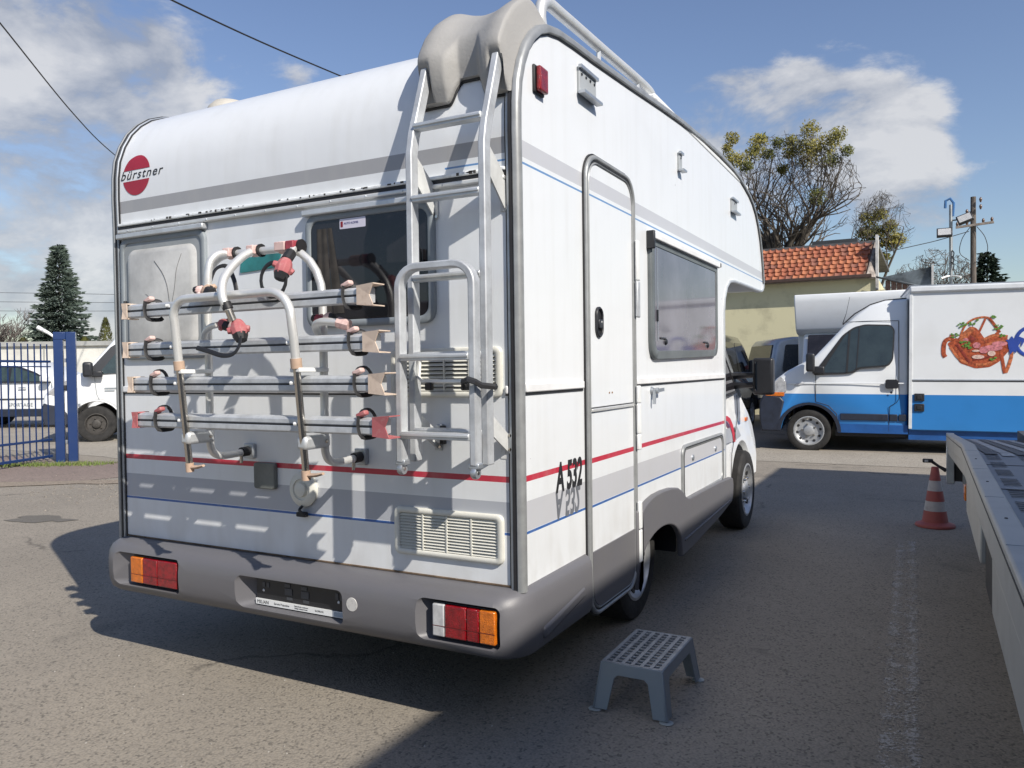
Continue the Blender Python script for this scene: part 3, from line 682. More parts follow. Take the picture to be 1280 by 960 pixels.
def rung(x0, x1, y, z): 
    return MB().box(x0, x1, y - .022, y + .016, z - .012, z + .012).box(x0, x1, y - .027, y - .022, z - .003, z + .008).build('rung', alu, ladder, bevel=.004)
for y, z in ((-.122, 2.228), (-.140, 1.968), (-.140, 1.685), (-.14, 1.41), (-.14, 1.14)): rung(LX0 + .012, LX1 - .011, y, z)
# folded section: hoop with two rungs and small rollers
hp = [(LX0, -.222, 1.035), (LX0, -.222, 1.62)] + [(LX0 + .075 - .075 * math.cos(R(a)), -.222, 1.645 + .070 * math.sin(R(a))) for a in range(0, 91, 15)] + \
     [(LX1 - .075 + .075 * math.sin(R(a)), -.222, 1.645 + .070 * math.cos(R(a))) for a in range(0, 91, 15)] + [(LX1, -.222, 1.62), (LX1, -.222, 1.035)]
def hoop(pts, wx, dy):
    k = len(pts); v = []
    for i, p in enumerate(pts):
        d = (Vector(pts[min(i + 1, k - 1)]) - Vector(pts[max(i - 1, 0)])).normalized(); s_ = Vector((d.z, 0, -d.x))
        for a, b in ((-1, -1), (1, -1), (1, 1), (-1, 1)): v.append(Vector(p) + s_ * (a * wx / 2) + Vector((0, b * dy / 2, 0)))
    f = [(i * 4 + j, i * 4 + (j + 1) % 4, (i + 1) * 4 + (j + 1) % 4, (i + 1) * 4 + j) for i in range(k - 1) for j in range(4)] + [(3, 2, 1, 0), tuple(4 * (k - 1) + j for j in range(4))]
    return MB().add(v, f)
hoop(hp, .026, .042).build('folding_hoop', alu_rail, ladder, bevel=.005)
for z in (1.402, 1.132): rung(LX0 + .012, LX1 - .012, -.224, z)
for x in (LX0, LX1):
    MB().box(x - .020, x + .020, -.240, -.205, 1.025, 1.045).build('rail_foot', alu_dull, ladder, bevel=.004)
    MB().lathe([(.019, -.010), (.021, -.006), (.021, .006), (.019, .010)], (x, -.225, 1.012), (1, 0, 0), 18).build('roller', alu_dull, ladder)
    MB().lathe([(.006, -.0125), (.006, .0125)], (x, -.225, 1.012), (1, 0, 0), 10).build('roller_pin', steel, ladder)
# small inner stand-off bar with rubber feet
MB().tube([(LX0 + .03, -.15, 1.40), (LX0 + .03, -.16, 1.335), (LX0 + .045, -.16, 1.318), (LX1 - .05, -.16, 1.318)], .008, 6).build('stay_bar', alu_bright, ladder)
for x in (LX0 + .075, LX1 - .075): MB().box(x - .014, x + .014, -.170, -.150, 1.286, 1.312).build('rubber_foot', black, ladder, bevel=.004)
MB().plate([(-.165, 1.40), (-.195, 1.32), (-.160, 1.33)], lambda a, b, t: (LX0 + .02 + t, a, b), 0, .004).build('hinge_plate', alu, ladder)
# wall brackets: white wedges
brk = mat('bracket_white', (.60, .61, .60), .4, 0, .15, 10)
for x in (LX1 + .004, LX0 + .004):
    MB().plate([(-.004, 1.925), (-.004, 2.045), (-.12, 2.13), (-.12, 2.03)], lambda a, b, t: (x + t, a, b), -.003, .003).build('wall_bracket', brk, ladder)
    MB().plate([(-.004, 1.060), (-.004, 1.125), (-.12, 1.20), (-.12, 1.13)], lambda a, b, t: (x + t, a, b), -.003, .003).build('wall_bracket', brk, ladder)
    MB().box(x - .018, x + .018, -.006, -.001, 1.92, 2.05).build('bracket_foot', brk, ladder, bevel=.002)
    MB().box(x - .012, x + .02, -.006, -.001, 1.055, 1.13).build('bracket_foot', brk, ladder, bevel=.002)
    for zz in (1.93, 1.07, 1.12): MB().lathe([(.007, 0), (.006, .005)], (x + .012, -.006, zz), (0, -1, 0), 8).build('screw', steel, ladder)
MB().box(-.338, -.318, -.03, -.002, 1.085, 1.155).build('wall_bracket', alu_dull, ladder, bevel=.004)
MB().box(-.322, -.308, -.032, -.003, 1.080, 1.150).build('bracket_pad', black, ladder, bevel=.004)
# black velcro strap round both right rails
MB().tube([(LX1 - .028, -.25, 1.30), (LX1 - .024, -.262, 1.318), (LX1, -.268, 1.326), (LX1 + .024, -.262, 1.318), (LX1 + .036, -.24, 1.305), (LX1 + .06, -.20, 1.30), (LX1 + .035, -.14, 1.298), (LX1 - .03, -.10, 1.30), (LX1 - .04, -.18, 1.30)], .007, 6, closed=True, flat=1.6, upv=(0, 0, 1)).build('strap', black, ladder)

# --- bike carrier
RY = -.30
fr_ = MB()
XL, XR = -1.315, -.705
def back_frame():
    pts = [(XL, -.222, 1.06), (XL, -.222, 1.70)] + [(XL + .12 - .12 * math.cos(R(a)), -.222, 1.72 + .11 * math.sin(R(a))) for a in range(0, 91, 15)] + \
          [(XR - .20 + .20 * math.sin(R(a)), -.222, 1.63 + .20 * math.cos(R(a))) for a in range(0, 91, 15)] + [(XR, -.222, 1.5), (XR, -.222, 1.06)]
    return MB().tube(pts, .0155, 12).build('bike_rack', alu_bright, MH, smooth=60)
rack = back_frame(); rack['label'] = 'folded four rail bicycle carrier with faded red clamps'
for x in (XL, XR):
    MB().tube(smooth_path([(x, -.222, 1.09), (x, -.222, 1.06), (x, -.205, 1.028), (x, -.16, 1.012), (x, -.05, 1.015), (x, -.018, 1.018)], 5), .0155, 12).build('lower_arm', alu_bright, rack, smooth=60)
    MB().box(x - .028, x + .028, -.022, -.001, .985, 1.050).build('wall_bracket', alu_dull, rack, bevel=.004)
    MB().tube([(x, -.06, 1.016), (x, -.022, 1.018)], .021, 12).build('bracket_collar', black, rack)
    MB().lathe([(.007, 0), (.007, .04)], (x, -.06, .97), (0, 0, 1), 8).build('bolt', steel, rack)
    # clamp plate joining the front tube and the back frame
    MB().box(x - .024, x + .024, -.350, -.215, 1.075, 1.125).build('joint_plate', alu, rack, bevel=.012)
    MB().lathe([(.008, 0), (.006, .004)], (x + .025, -.24, 1.10), (1, 0, 0), 8).build('bolt', steel, rack)
    MB().box(x - .024, x + .024, -.375, -.22, 1.355, 1.372).build('stay_plate', white, rack, bevel=.004)
# front folding frame: inverted U, brushed lower tubes
uy = lambda z: -.325 - .06 * (z - .98) / .6
U = [(XL, uy(1.38), 1.38), (XL, uy(1.56), 1.56)] + [(XL + .075 - .075 * math.cos(R(a)), uy(1.6), 1.58 + .065 * math.sin(R(a))) for a in range(0, 91, 15)] + \
    [(XR - .10 + .10 * math.sin(R(a)), uy(1.6), 1.545 + .10 * math.cos(R(a))) for a in range(0, 91, 15)] + [(XR, uy(1.5), 1.48), (XR, uy(1.38), 1.38)]
MB().tube(U, .0165, 12).build('front_frame', alu_bright, rack, smooth=60)
for x in (XL, XR):
    MB().tube([(x, uy(1.40), 1.40), (x, uy(.985), .985)], .0135, 12).build('inner_tube', steel, rack, smooth=60)
    MB().tube([(x, uy(1.405), 1.405), (x, uy(1.37), 1.37)], .021, 12).build('collar', beige, rack, smooth=40)
    hx = MB().tube([(x, uy(1.0), 1.0), (x, uy(.975), .965)], .0165, 10); hx.build('end_knob', beige, rack, smooth=40)
    MB().tube([(x + .006, uy(.97), .982), (x + .05, uy(.97) - .004, .986), (x + .086, uy(.97) - .008, .994)], [.012, .010, .007], 8, flat=.7).build('lever', beige, rack, smooth=50)
RZ = [1.618, 1.457, 1.313, 1.166]
RX = [(-1.682, -.410), (-1.682, -.388), (-1.655, -.366), (-1.632, -.352)]
def rail(i):
    z = RZ[i]; x0, x1 = RX[i]; ym = RY
    # channel section seen from its underside: two flanges and a groove
    sec = [(-.026, -.030), (-.032, -.024), (-.032, -.004), (-.027, .000), (-.030, .005), (-.030, .020), (-.022, .028), (.0, .031), (.014, .024), (.014, -.024)]
    k = len(sec); v = [(x, ym + a, z + b) for x in (x0, x1) for a, b in sec]
    MB().add(v, [tuple(range(k))[::-1], tuple(range(k, 2 * k))] + [(j, (j + 1) % k, k + (j + 1) % k, k + j) for j in range(k)]).build('wheel_rail', alu_rail, rack, smooth=20, bevel=.002)
    MB().box(x0 + .01, x1 - .01, ym - .0325, ym - .028, z - .003, z + .002).build('rail_groove', black, rack)
    cm = MATS['faded_red_plastic'] if i == 3 else cap
    for sx_, xx in ((-1, x0), (1, x1)):
        # open V-shaped cap at the end of the rail: two thin flaps joined by a web
        xi, xo = xx - sx_ * (.040 if sx_ > 0 else .022), xx + sx_ * (.036 if sx_ > 0 else .004); fl = .039 if sx_ > 0 else .033
        m = MB()
        for s in (-1, 1):
            for tz in (0,):
                m.add([(xi, ym - .038, z + s * .033), (xi, ym + .018, z + s * .033), (xo, ym + .018, z + s * fl), (xo, ym - .044, z + s * fl),
                       (xi, ym - .038, z + s * .028), (xi, ym + .018, z + s * .028), (xo, ym + .018, z + s * (fl - .004)), (xo, ym - .044, z + s * (fl - .004))],
                      [(0, 1, 2, 3), (7, 6, 5, 4), (0, 3, 7, 4), (1, 5, 6, 2), (2, 6, 7, 3), (0, 4, 5, 1)])
            m.add([(xi, ym - .040, z + s * .033), (xi, ym - .036, z + s * .033), (xi, ym - .036, z), (xi, ym - .040, z),
                   (xo, ym - .046, z + s * fl), (xo, ym - .042, z + s * fl), (xx + sx_ * (.014 if sx_ > 0 else .004), ym - .036, z), (xx + sx_ * (.014 if sx_ > 0 else .004), ym - .041, z)],
                  [(0, 1, 2, 3), (7, 6, 5, 4), (0, 3, 7, 4), (1, 5, 6, 2), (0, 4, 5, 1)])
        m.build('end_cap', cm, rack, smooth=0)
        # ratchet strap with its buckle
        xs = xx - sx_ * (.10 if sx_ > 0 else .135)
        pth = [(xs, ym - .036, z + .036), (xs, ym - .040, z), (xs + .01, ym - .034, z - .036), (xs + .02, ym + .014, z - .038), (xs + .03, ym + .022, z - .030)]
        MB().tube(smooth_path(pth, 3), .009, 6, flat=.3, upv=(1, 0, 0)).build('strap', black, rack, smooth=50)
        lf = .016 if i in (2, 3) else .0
        lp = [(xs, ym - .03, z + .036), (xs + .004, ym - .02, z + .038 + lf), (xs + .022, ym, z + .040 + lf), (xs + .036, ym + .01, z + .030), (xs + .038, ym + .0, z + .0)]
        MB().tube(smooth_path(lp, 3), .008, 6, flat=.28, upv=(0, 1, 0)).build('strap', black, rack, smooth=50)
        MB().box(-.020, .022, -.014, .012, -.007, .010, Matrix.Translation((xs + .004, ym - .02, z + .040)) @ Matrix.Rotation(R(-22), 4, 'Y')).build('buckle', pinkpale if i < 3 else pink, rack, bevel=.005)
    for x in (XL, XR):
        MB().lathe([(.007, 0), (.007, .012), (.0, .016)], (x - .020, uy(z) - .002, z + .004), (-1, -.4, 0), 8).build('white_cap', white, rack)
for i in range(4): rail(i)
# bicycle holder arms clamped on the top bar, jaws hanging from their ends
def claw(c, d, s=1.0, m_=None, nm='clamp'):
    """Rounded jaw: a lump along direction d with a black rubber lip."""
    c = Vector(c); d = Vector(d).normalized(); m = MB()
    m.tube([c - d * .030 * s, c - d * .018 * s, c + d * .002 * s, c + d * .026 * s, c + d * .036 * s], [.014 * s, .022 * s, .028 * s, .024 * s, .012 * s], 9)
    u = d.orthogonal().normalized()
    m.tube([c + u * .012 * s, c + u * .036 * s], [.015 * s, .010 * s], 7); m.tube([c - u * .010 * s, c - u * .032 * s + d * .01], [.014 * s, .011 * s], 7)
    m.build(nm, m_ or pink, rack, smooth=25, bevel=.002)
    m = MB(); m.tube([c + d * .022 * s, c + d * .044 * s], [.026 * s, .017 * s], 8); m.build('jaw_rubber', black, rack, smooth=25)
TB = lambda x: (x, -.222, 1.83)
for x, m_, wd in ((-1.165, pinkpale, .020), (-1.035, pinkpale, .020), (-.880, pinkpale, .030), (-.830, redp, .022)):
    MB().tube([(x - wd, -.222, 1.832), (x + wd, -.222, 1.832)], .0245, 9).box(x - wd * .9, x + wd * .9, -.262, -.235, 1.815, 1.850).build('clamp', m_, rack, smooth=25, bevel=.004)
    MB().tube([(x + wd, -.222, 1.832), (x + wd + .008, -.222, 1.832)], .026, 12).build('clamp_rubber', black, rack)
MB().tube(smooth_path([(-1.165, -.245, 1.828), (-1.17, -.29, 1.822), (-1.175, -.325, 1.79), (-1.178, -.335, 1.74), (-1.18, -.335, 1.69)], 5), .0145, 12).build('holder_arm', alu_bright, rack, smooth=60)
claw((-1.175, -.34, 1.672), (.5, -.2, -.12), 1.05, beige)
claw((-1.20, -.35, 1.676), (-.6, -.2, .1), .7, pinkpale)
MB().tube(smooth_path([(-1.035, -.245, 1.828), (-1.03, -.30, 1.80), (-1.02, -.37, 1.745), (-1.005, -.42, 1.69), (-.985, -.44, 1.63), (-.97, -.43, 1.585)], 6), .0160, 12).build('holder_arm', alu_bright, rack, smooth=60)
MB().tube([(-.972, -.432, 1.60), (-.955, -.42, 1.545)], .0145, 12).build('holder_arm_end', steel, rack, smooth=60)
MB().tube([(-.977, -.434, 1.612), (-.967, -.43, 1.588)], .019, 12).build('arm_band', black, rack)
claw((-.938, -.41, 1.517), (.28, -.1, -.55), 1.15, pink)
claw((-1.01, -.36, 1.535), (-.4, 0, -.3), .8, pinkpale)
MB().tube(smooth_path([(-.91, -.43, 1.488), (-.905, -.44, 1.455), (-.925, -.45, 1.425), (-.98, -.45, 1.42), (-1.06, -.445, 1.438), (-1.125, -.44, 1.452)], 5), .009, 6, flat=.4, upv=(0, 1, 0)).build('strap', black, rack, smooth=50)
MB().tube(smooth_path([(-1.215, -.30, 1.70), (-1.20, -.28, 1.765), (-1.15, -.27, 1.775), (-1.11, -.27, 1.72), (-1.08, -.28, 1.64)], 5), .009, 6, flat=.5, upv=(0, 1, 0)).build('strap', black, rack, smooth=50)
# third holder: short stem hanging straight down with an empty strap ring
MB().tube([(-.820, -.245, 1.82), (-.805, -.30, 1.775)], .014, 10).build('holder_arm', alu_bright, rack)
MB().tube([(-.812, -.27, 1.80), (-.800, -.31, 1.765)], .021, 10).build('arm_band', black, rack)
claw((-.785, -.335, 1.738), (-.05, -.3, -.7), 1.15, pink)
MB().tube([(-.828 + .062 * math.cos(R(a)), -.345, 1.695 + .062 * math.sin(R(a))) for a in range(0, 360, 20)], .0085, 6, closed=True, flat=.5, upv=(0, 1, 0)).build('strap', black, rack, smooth=50)
# lower holders on both sides
MB().tube(smooth_path([(-1.315, -.24, 1.47), (-1.28, -.27, 1.515), (-1.22, -.29, 1.54), (-1.17, -.30, 1.545)], 5), .0125, 10).build('holder_arm', alu_bright, rack, smooth=60)
claw((-1.125, -.31, 1.545), (.6, -.1, -.2), .85, pink)
MB().tube(smooth_path([(-.705, -.25, 1.50), (-.68, -.29, 1.525), (-.63, -.31, 1.535), (-.56, -.31, 1.53)], 5), .0145, 10).build('holder_arm', alu_bright, rack, smooth=60)
claw((-.675, -.27, 1.545), (-.5, -.1, .15), .75, redp); claw((-.62, -.29, 1.553), (.7, 0, .0), .6, pinkpale)
MB().tube([(-.56, -.31, 1.53), (-.515, -.30, 1.518)], .020, 8).build('clamp', pinkpale, rack, smooth=25)

# --- moulded guard where the ladder meets the roof edge
guardm = mat('grey_guard_plastic', (.235, .23, .22), .6, 0, .8, 6, bump=.12, bscale=90, dirt=(.36, .35, .33))
def guard():
    P = [Vector((a, b)) for a, b in PROF[5:17]]; S = [0]
    for i in range(len(P) - 1): S.append(S[-1] + (P[i + 1] - P[i]).length)
    def at(s):
        s = max(0, min(S[-1], s))
        for i in range(len(P) - 1):
            if s <= S[i + 1] + 1e-9:
                t = (s - S[i]) / (S[i + 1] - S[i]); p = P[i].lerp(P[i + 1], t)
                d0 = (P[i + 1] - P[max(i - 1, 0)]).normalized(); d1 = (P[min(i + 2, len(P) - 1)] - P[i]).normalized(); d = d0.lerp(d1, t).normalized()
                return p, Vector((-d.y, d.x))
    X0, X1 = -.402, -.008; nx, ns_ = 84, 44; v = []; f = []
    sm = lambda t: max(0, min(1, t)) ** 2 * (3 - 2 * max(0, min(1, t)))
    def hump(x): return max(math.exp(-((x + .335) / .070) ** 2), math.exp(-((x + .055) / .075) ** 2))
    def s0(x): 
        v_ = sm((x + .275) / .05) * (1 - sm((x + .155) / .05))
        return .135 + .085 * v_ + (.04 * sm((x + .02) / .05))
    for i in range(nx + 1):
        x = X0 + (X1 - X0) * i / nx; s1 = .68 - .04 * sm((x + .04) / .06); edge = sm((x - X0) / .03) * (1 - sm((x - X1 + .025) / .025)); hx = hump(x); a = s0(x)
        for j in range(ns_ + 3):
            if j == 0: s, h = a, -.002
            elif j == 1: s, h = a, .012 + .028 * hx * edge
            else:
                t = (j - 2) / ns_; s = a + (s1 - a) * t
                lift = sm(t / .35 + .22) * (1 - sm((t - .68) / .32))
                h = .013 + (.076 * lift + .030 * hx * lift) * edge
                mouth = max(math.exp(-((x - LX0) / .024) ** 6), math.exp(-((x - LX1) / .024) ** 6)) * (1 - sm((t - .16) / .035)); h *= 1 - .55 * mouth
                if j == ns_ + 2: h = -.004
            if i in (0, nx): h = -.002
            p, n_ = at(s); p = p + n_ * h
            v.append((x, p.x, p.y))
    c = ns_ + 3
    for i in range(nx):
        for j in range(c - 1): f.append((i * c + j, (i + 1) * c + j, (i + 1) * c + j + 1, i * c + j + 1))
    g = MB().add(v, f).build('roof_edge_guard', guardm, MH, smooth=55)
    line = []
    for i in range(nx + 1):
        x = X0 + (X1 - X0) * i / nx; p, n_ = at(s0(x) - .003); p = p + n_ * .005; line.append((x, p.x, p.y))
    for k in range(14):
        p, n_ = at(s0(X1) + .035 * k); p = p + n_ * .005; line.append((X1 + .003, p.x, p.y))
    MB().tube(line, .0055, 6).build('guard_seal', black, g, smooth=60)
guard()
# --- roof: rail, dome, vent
rp = smooth_path([(-.06, .36, 2.665), (-.06, .33, 2.75), (-.06, .38, 2.815), (-.06, .55, 2.828), (-.06, 1.0, 2.845), (-.06, 1.6, 2.868), (-.06, 1.75, 2.85), (-.06, 1.82, 2.79)], 6)
MB().tube(rp, .024, 10, flat=1.1).build('roof_rail', alu_bright, MH, smooth=60)
for yy, zt in ((.95, 2.84), (1.5, 2.86)): MB().tube([(-.06, yy, 2.70), (-.06, yy, zt)], .012, 8).build('rail_post', alu, MH)
MB().bar((-.03, 1.60, 2.802), (-.03, 4.05, 2.792), .07, .035).build('awning_rail', white, MH, bevel=.01)
dm = MB(); dm.lathe([(.13, 0), (.125, .04), (.11, .080), (.08, .110), (.001, .118)], (-2.02, .56, 2.690), (0, 0, 1), 28).build('roof_vent', mat('vent_cream', (.50, .47, .41), .6, 0, .1), MH, smooth=60)
MB().box(-1.155, -1.10, .46, .54, 2.68, 2.762).build('aerial_base', black, MH, bevel=.008)

# ================================================================ step stool
STL = thing('step_stool', 'small grey metal step with a slotted tread standing on the asphalt by the door', 'step stool', (0, 0, 0))
galv = mat('galvanised_grey', (.19, .215, .24), .45, .35, .6, 18, bump=.05, bscale=120, dirt=(.24, .275, .30))
galvtop = mat('tread_grey', (.34, .36, .38), .5, .3, .2, 22)
def stool():
    T = [(.132, .430), (.378, .428), (.378, .848), (.132, .855)]; h = .192; b = .030
    # tread: frame, six long bars and short cross bars leave rows of square holes
    m = MB(); x0, x1, y0, y1 = .132, .378, .430, .850; nb = 6; pit = (x1 - x0 - .016) / nb
    for k in range(nb + 1):
        xc = x0 + .008 + pit * k; hw = .0075 if 0 < k < nb else .008
        m.box(xc - hw, xc + hw, y0, y1, h - .008, h)
    rows = 13
    for r in range(rows + 1):
        yc = y0 + .006 + (y1 - y0 - .012) * r / rows; hw = .0036 if 0 < r < rows else .008
        for k in range(nb):
            xa = x0 + .008 + pit * k + .0078; xb = xa + pit - .0156
            m.box(xa, xb, yc - hw, yc + hw, h - .007, h - .0012)
    m.build('tread', galvtop, STL)
    # apron with arched openings running down into splayed legs
    def side(p, q, drop, out):
        """Pressed side sheet between the top corners p and q, legs splayed outward."""
        p = Vector(p); q = Vector(q); L_ = (q - p).length; d = (q - p).normalized()
        lw = .055; pts = [(0, h - .002), (L_, h - .002), (L_ + .022, .008), (L_ - .030, .008), (L_ - lw, h - .060), (L_ - lw - .014, h - .047), (lw + .014, h - .047), (lw, h - .060), (.030, .008), (-.022, .008)]
        def fn(a, z, t):
            sp = (h - z) * .145
            w_ = p + d * a + out * (sp + t); return (w_.x, w_.y, z)
        MB().plate(pts, fn, -.003, .003).build('side_sheet', galv, STL, bevel=.002)
    ex, ey = Vector((1, 0, 0)), Vector((0, 1, 0))
    side(Vector((x0, y0, 0)), Vector((x1, y0, 0)), .05, -ey); side(Vector((x0, y1, 0)), Vector((x1, y1, 0)), .05, ey)
    side(Vector((x0, y0, 0)), Vector((x0, y1, 0)), .05, -ex); side(Vector((x1, y0, 0)), Vector((x1, y1, 0)), .05, ex)
    for sx_, xx in ((-1, x0), (1, x1)):
        for sy_, yy in ((-1, y0), (1, y1)):
            c = (xx + sx_ * .022, yy + sy_ * .022)
            MB().plate(rr(c[0] - .027, c[1] - .022, c[0] + .027, c[1] + .022, .02), lambda a, b_, t: (a, b_, t), .0, .006).build('foot', mat('foot_grey', (.36, .39, .38), .5, 0, .2, 20), STL, bevel=.003)
            MB().bar((xx, yy, h - .004), (xx + sx_ * .026, yy + sy_ * .026, .008), .010, .010).build('corner_bead', galv, STL, bevel=.003)
stool()

# ================================================================ traffic cone
CN = thing('traffic_cone', 'worn red and white traffic cone standing behind the flatbed', 'traffic cone', (1.335, 4.92, 0))
cr_, cw_ = mat('cone_red', (.27, .065, .055), .6, 0, .6, 9, dirt=(.16, .065, .055)), mat('cone_white', (.34, .32, .31), .5, 0, .6, 12, dirt=(.22, .18, .17))
def cz(z): return .105 - (.105 - .026) * (z / .5)
levels = [.03, .135, .215, .30, .385, .497]
for i, (a, b) in enumerate(zip(levels, levels[1:])):
    pr = [(cz(a), a), (cz(b), b)] if i < 4 else [(cz(a), a), (cz(b), b), (cz(b) - .006, b), (cz(b) - .008, b - .06)]
    MB().lathe(pr, (0, 0, 0), (0, 0, 1), 32).build('white_band' if i % 2 else 'red_band', cw_ if i % 2 else cr_, CN, smooth=60)
MB().lathe([(.150, .001), (.152, .012), (.146, .026), (.120, .032), (.103, .042), (.09, .045)], (0, 0, 0), (0, 0, 1), 28).build('base', cr_, CN, bevel=.004)

# ================================================================ flatbed recovery truck (right, rear end in the picture)
FB = thing('flatbed_truck', 'aluminium flatbed tow truck deck running along the right edge of the photo', 'tow truck', (0, 0, 0))
FX = 1.41; FXR = 3.75
fbm = mat('flatbed_aluminium', (.36, .355, .335), .5, .25, .3, 6, dirt=(.25, .245, .23))
def bed():
    YK, YE = 1.45, 4.50; ZT, ZE = 1.008, .812
    for x0, x1, nm in ((FX, FX + .052, 'side_rail'), (FXR - .052, FXR, 'side_rail')):
        pts = [(-4.2, ZT), (YK, ZT), (YE, ZE), (YE, ZE - .10), (YK + .2, .915), (-4.2, .915)]
        MB().plate(pts, lambda a, b, t: (t, a, b), x0, x1).build(nm, fbm, FB, bevel=.006)
    MB().plate([(-4.2, ZT - .093), (YK + .2, ZT - .093), (YE, ZE - .11), (YE, ZE - .16), (YK, .865), (-4.2, .865)], lambda a, b, t: (t, a, b), FX + .012, FX + .06).build('lower_rail', fbm, FB, bevel=.004)
    MB().plate([(-4.2, ZT - .018), (YK, ZT - .018), (YE, ZE - .018), (YE, ZE - .021), (YK, ZT - .022), (-4.2, ZT - .022)], lambda a, b, t: (t, a, b), FX - .0015, FX + .002).build('rail_groove', black, FB)
    for k in range(9):
        yy = -3.8 + k * .62
        if yy < 1.4: MB().box(FX + .003, FX + .045, yy, yy + .002, ZT - .01, ZT + .0007).build('rail_joint', greyframe, FB)
        MB().lathe([(.004, 0), (.003, .002)], (FX + .026, yy + .3, ZT), (0, 0, 1), 8).build('rivet', black, FB) if yy < 1 else None
    zd = .968
    def zz(y): return zd if y < YK else zd + (ZE - .04 - zd) * (y - YK) / (YE - YK)
    deckm = mat('deck_sheet', (.19, .20, .22), .48, .5, .25, 5, dirt=(.28, .29, .30), bump=.06, bscale=90)
    m = MB(); xs = [FX + .05, FXR - .05]
    for (ya, yb) in ((-4.2, YK), (YK, YE)):
        m.add([(x, y, zz(y)) for y in (ya, yb) for x in xs] + [(x, y, zz(y) - .04) for y in (ya, yb) for x in xs], [(0, 1, 3, 2), (4, 6, 7, 5), (0, 4, 5, 1), (2, 3, 7, 6), (0, 2, 6, 4), (1, 5, 7, 3)])
    m.build('deck', deckm, FB)
    dk = mat('deck_dark_strip', (.09, .095, .105), .6, .2, .2, 8)
    lt = mat('deck_light_strip', (.36, .37, .38), .5, .4, .25, 8)
    m = MB(); m2 = MB()
    for k in range(19):
        xa = FX + .085 + .115 * k; xb = xa + .048
        if xb > FXR - .06: break
        m.add([(x, y, zz(y) + .004) for y in (1.40, YK, YE - .15) for x in (xa, xb)], [(0, 1, 3, 2), (2, 3, 5, 4)])
        m2.add([(x, y, zz(y) + .003) for y in (1.35, YK, YE - .15) for x in (xb + .012, xb + .058)], [(0, 1, 3, 2), (2, 3, 5, 4)])
    m.build('dark_grip_strips', dk, FB); m2.build('light_strips', lt, FB)
    for k in range(8): MB().box(FX + .055, FXR - .055, -3.6 + .66 * k, -3.596 + .66 * k, zd + .0005, zd + .002).build('sheet_joint', dk, FB)
    # raised wheel track with rows of pressed slots
    sl = mat('slot_dark', (.025, .026, .030), .8); m = MB()
    for c in range(19):
        xa = FX + .085 + .115 * c; xb = xa + .048; y = 1.36
        if xb > FXR - .06: break
        while y > -3.2:
            for q in range(5): m.add([(xa, y - .036 * q, zd + .0025), (xb, y - .036 * q, zd + .0025), (xb, y - .036 * q - .012, zd + .0025), (xa, y - .036 * q - .012, zd + .0025)], [(0, 1, 2, 3)])
            y -= .25
    m.build('grip_slots', sl, FB, smooth=0)['kind'] = 'stuff'
    # end frame: two uprights, lamp board, amber marker and the rubber-arm side lamp
    MB().box(FX, FX + .055, YE - .02, YE + .06, .42, ZE - .0).build('end_upright', alu_dull, FB, bevel=.005)
    MB().box(FX + .11, FX + .16, YE - .02, YE + .05, .42, ZE - .06).build('end_upright', alu_dull, FB, bevel=.005)
    MB().box(FX + .056, FX + .11, YE + .0, YE + .03, .44, .76).build('end_plate', black, FB)
    MB().box(FX + .16, FXR - .05, YE - .02, YE + .04, .60, ZE - .08).build('end_board', alu_dull, FB, bevel=.006)
    la = MB().tube([(FX - .0, YE - .0, .52), (FX - .055, YE, .555), (FX - .10, YE, .588)], [.016, .010, .012], 8).build('marker_arm', black, FB, smooth=50)
    la['label'] = 'black rubber arm with a small side marker lamp'
    MB().box(FX - .165, FX - .09, YE - .02, YE + .02, .578, .608).build('marker_lamp', black, la, bevel=.008)
    MB().box(FX - .150, FX - .125, YE - .024, YE - .019, .584, .602).build('lens', lampclear, la)
    MB().box(FX + .008, FX + .03, 1.37, 1.44, .770, .835).build('amber_marker', lamporange, FB, bevel=.005)
    # storage boxes and mud flap under the side rail
    MB().box(FX + .015, FX + .30, .38, 1.34, .727, .862).build('storage_box', fbm, FB, bevel=.006)
    MB().box(FX + .015, FX + .35, -3.6, -.138, .715, .862).build('side_panel', fbm, FB, bevel=.006)
    MB().box(FX + .03, FX + .30, -.136, .378, .66, .864).build('mud_flap', black, FB)
    MB().box(FX + .45, FX + .60, -4.2, 4.3, .62, .86).box(3.1, 3.25, -4.2, 4.3, .62, .86).build('chassis_beam', blackp, FB)
    for y in (-1.55, -2.6):
        for x, s in ((FX + .28, -1), (FXR - .28, 1)): wheel(FB, x, y, .40, .40, .26, 0, alu_dull, s, 6)
bed()

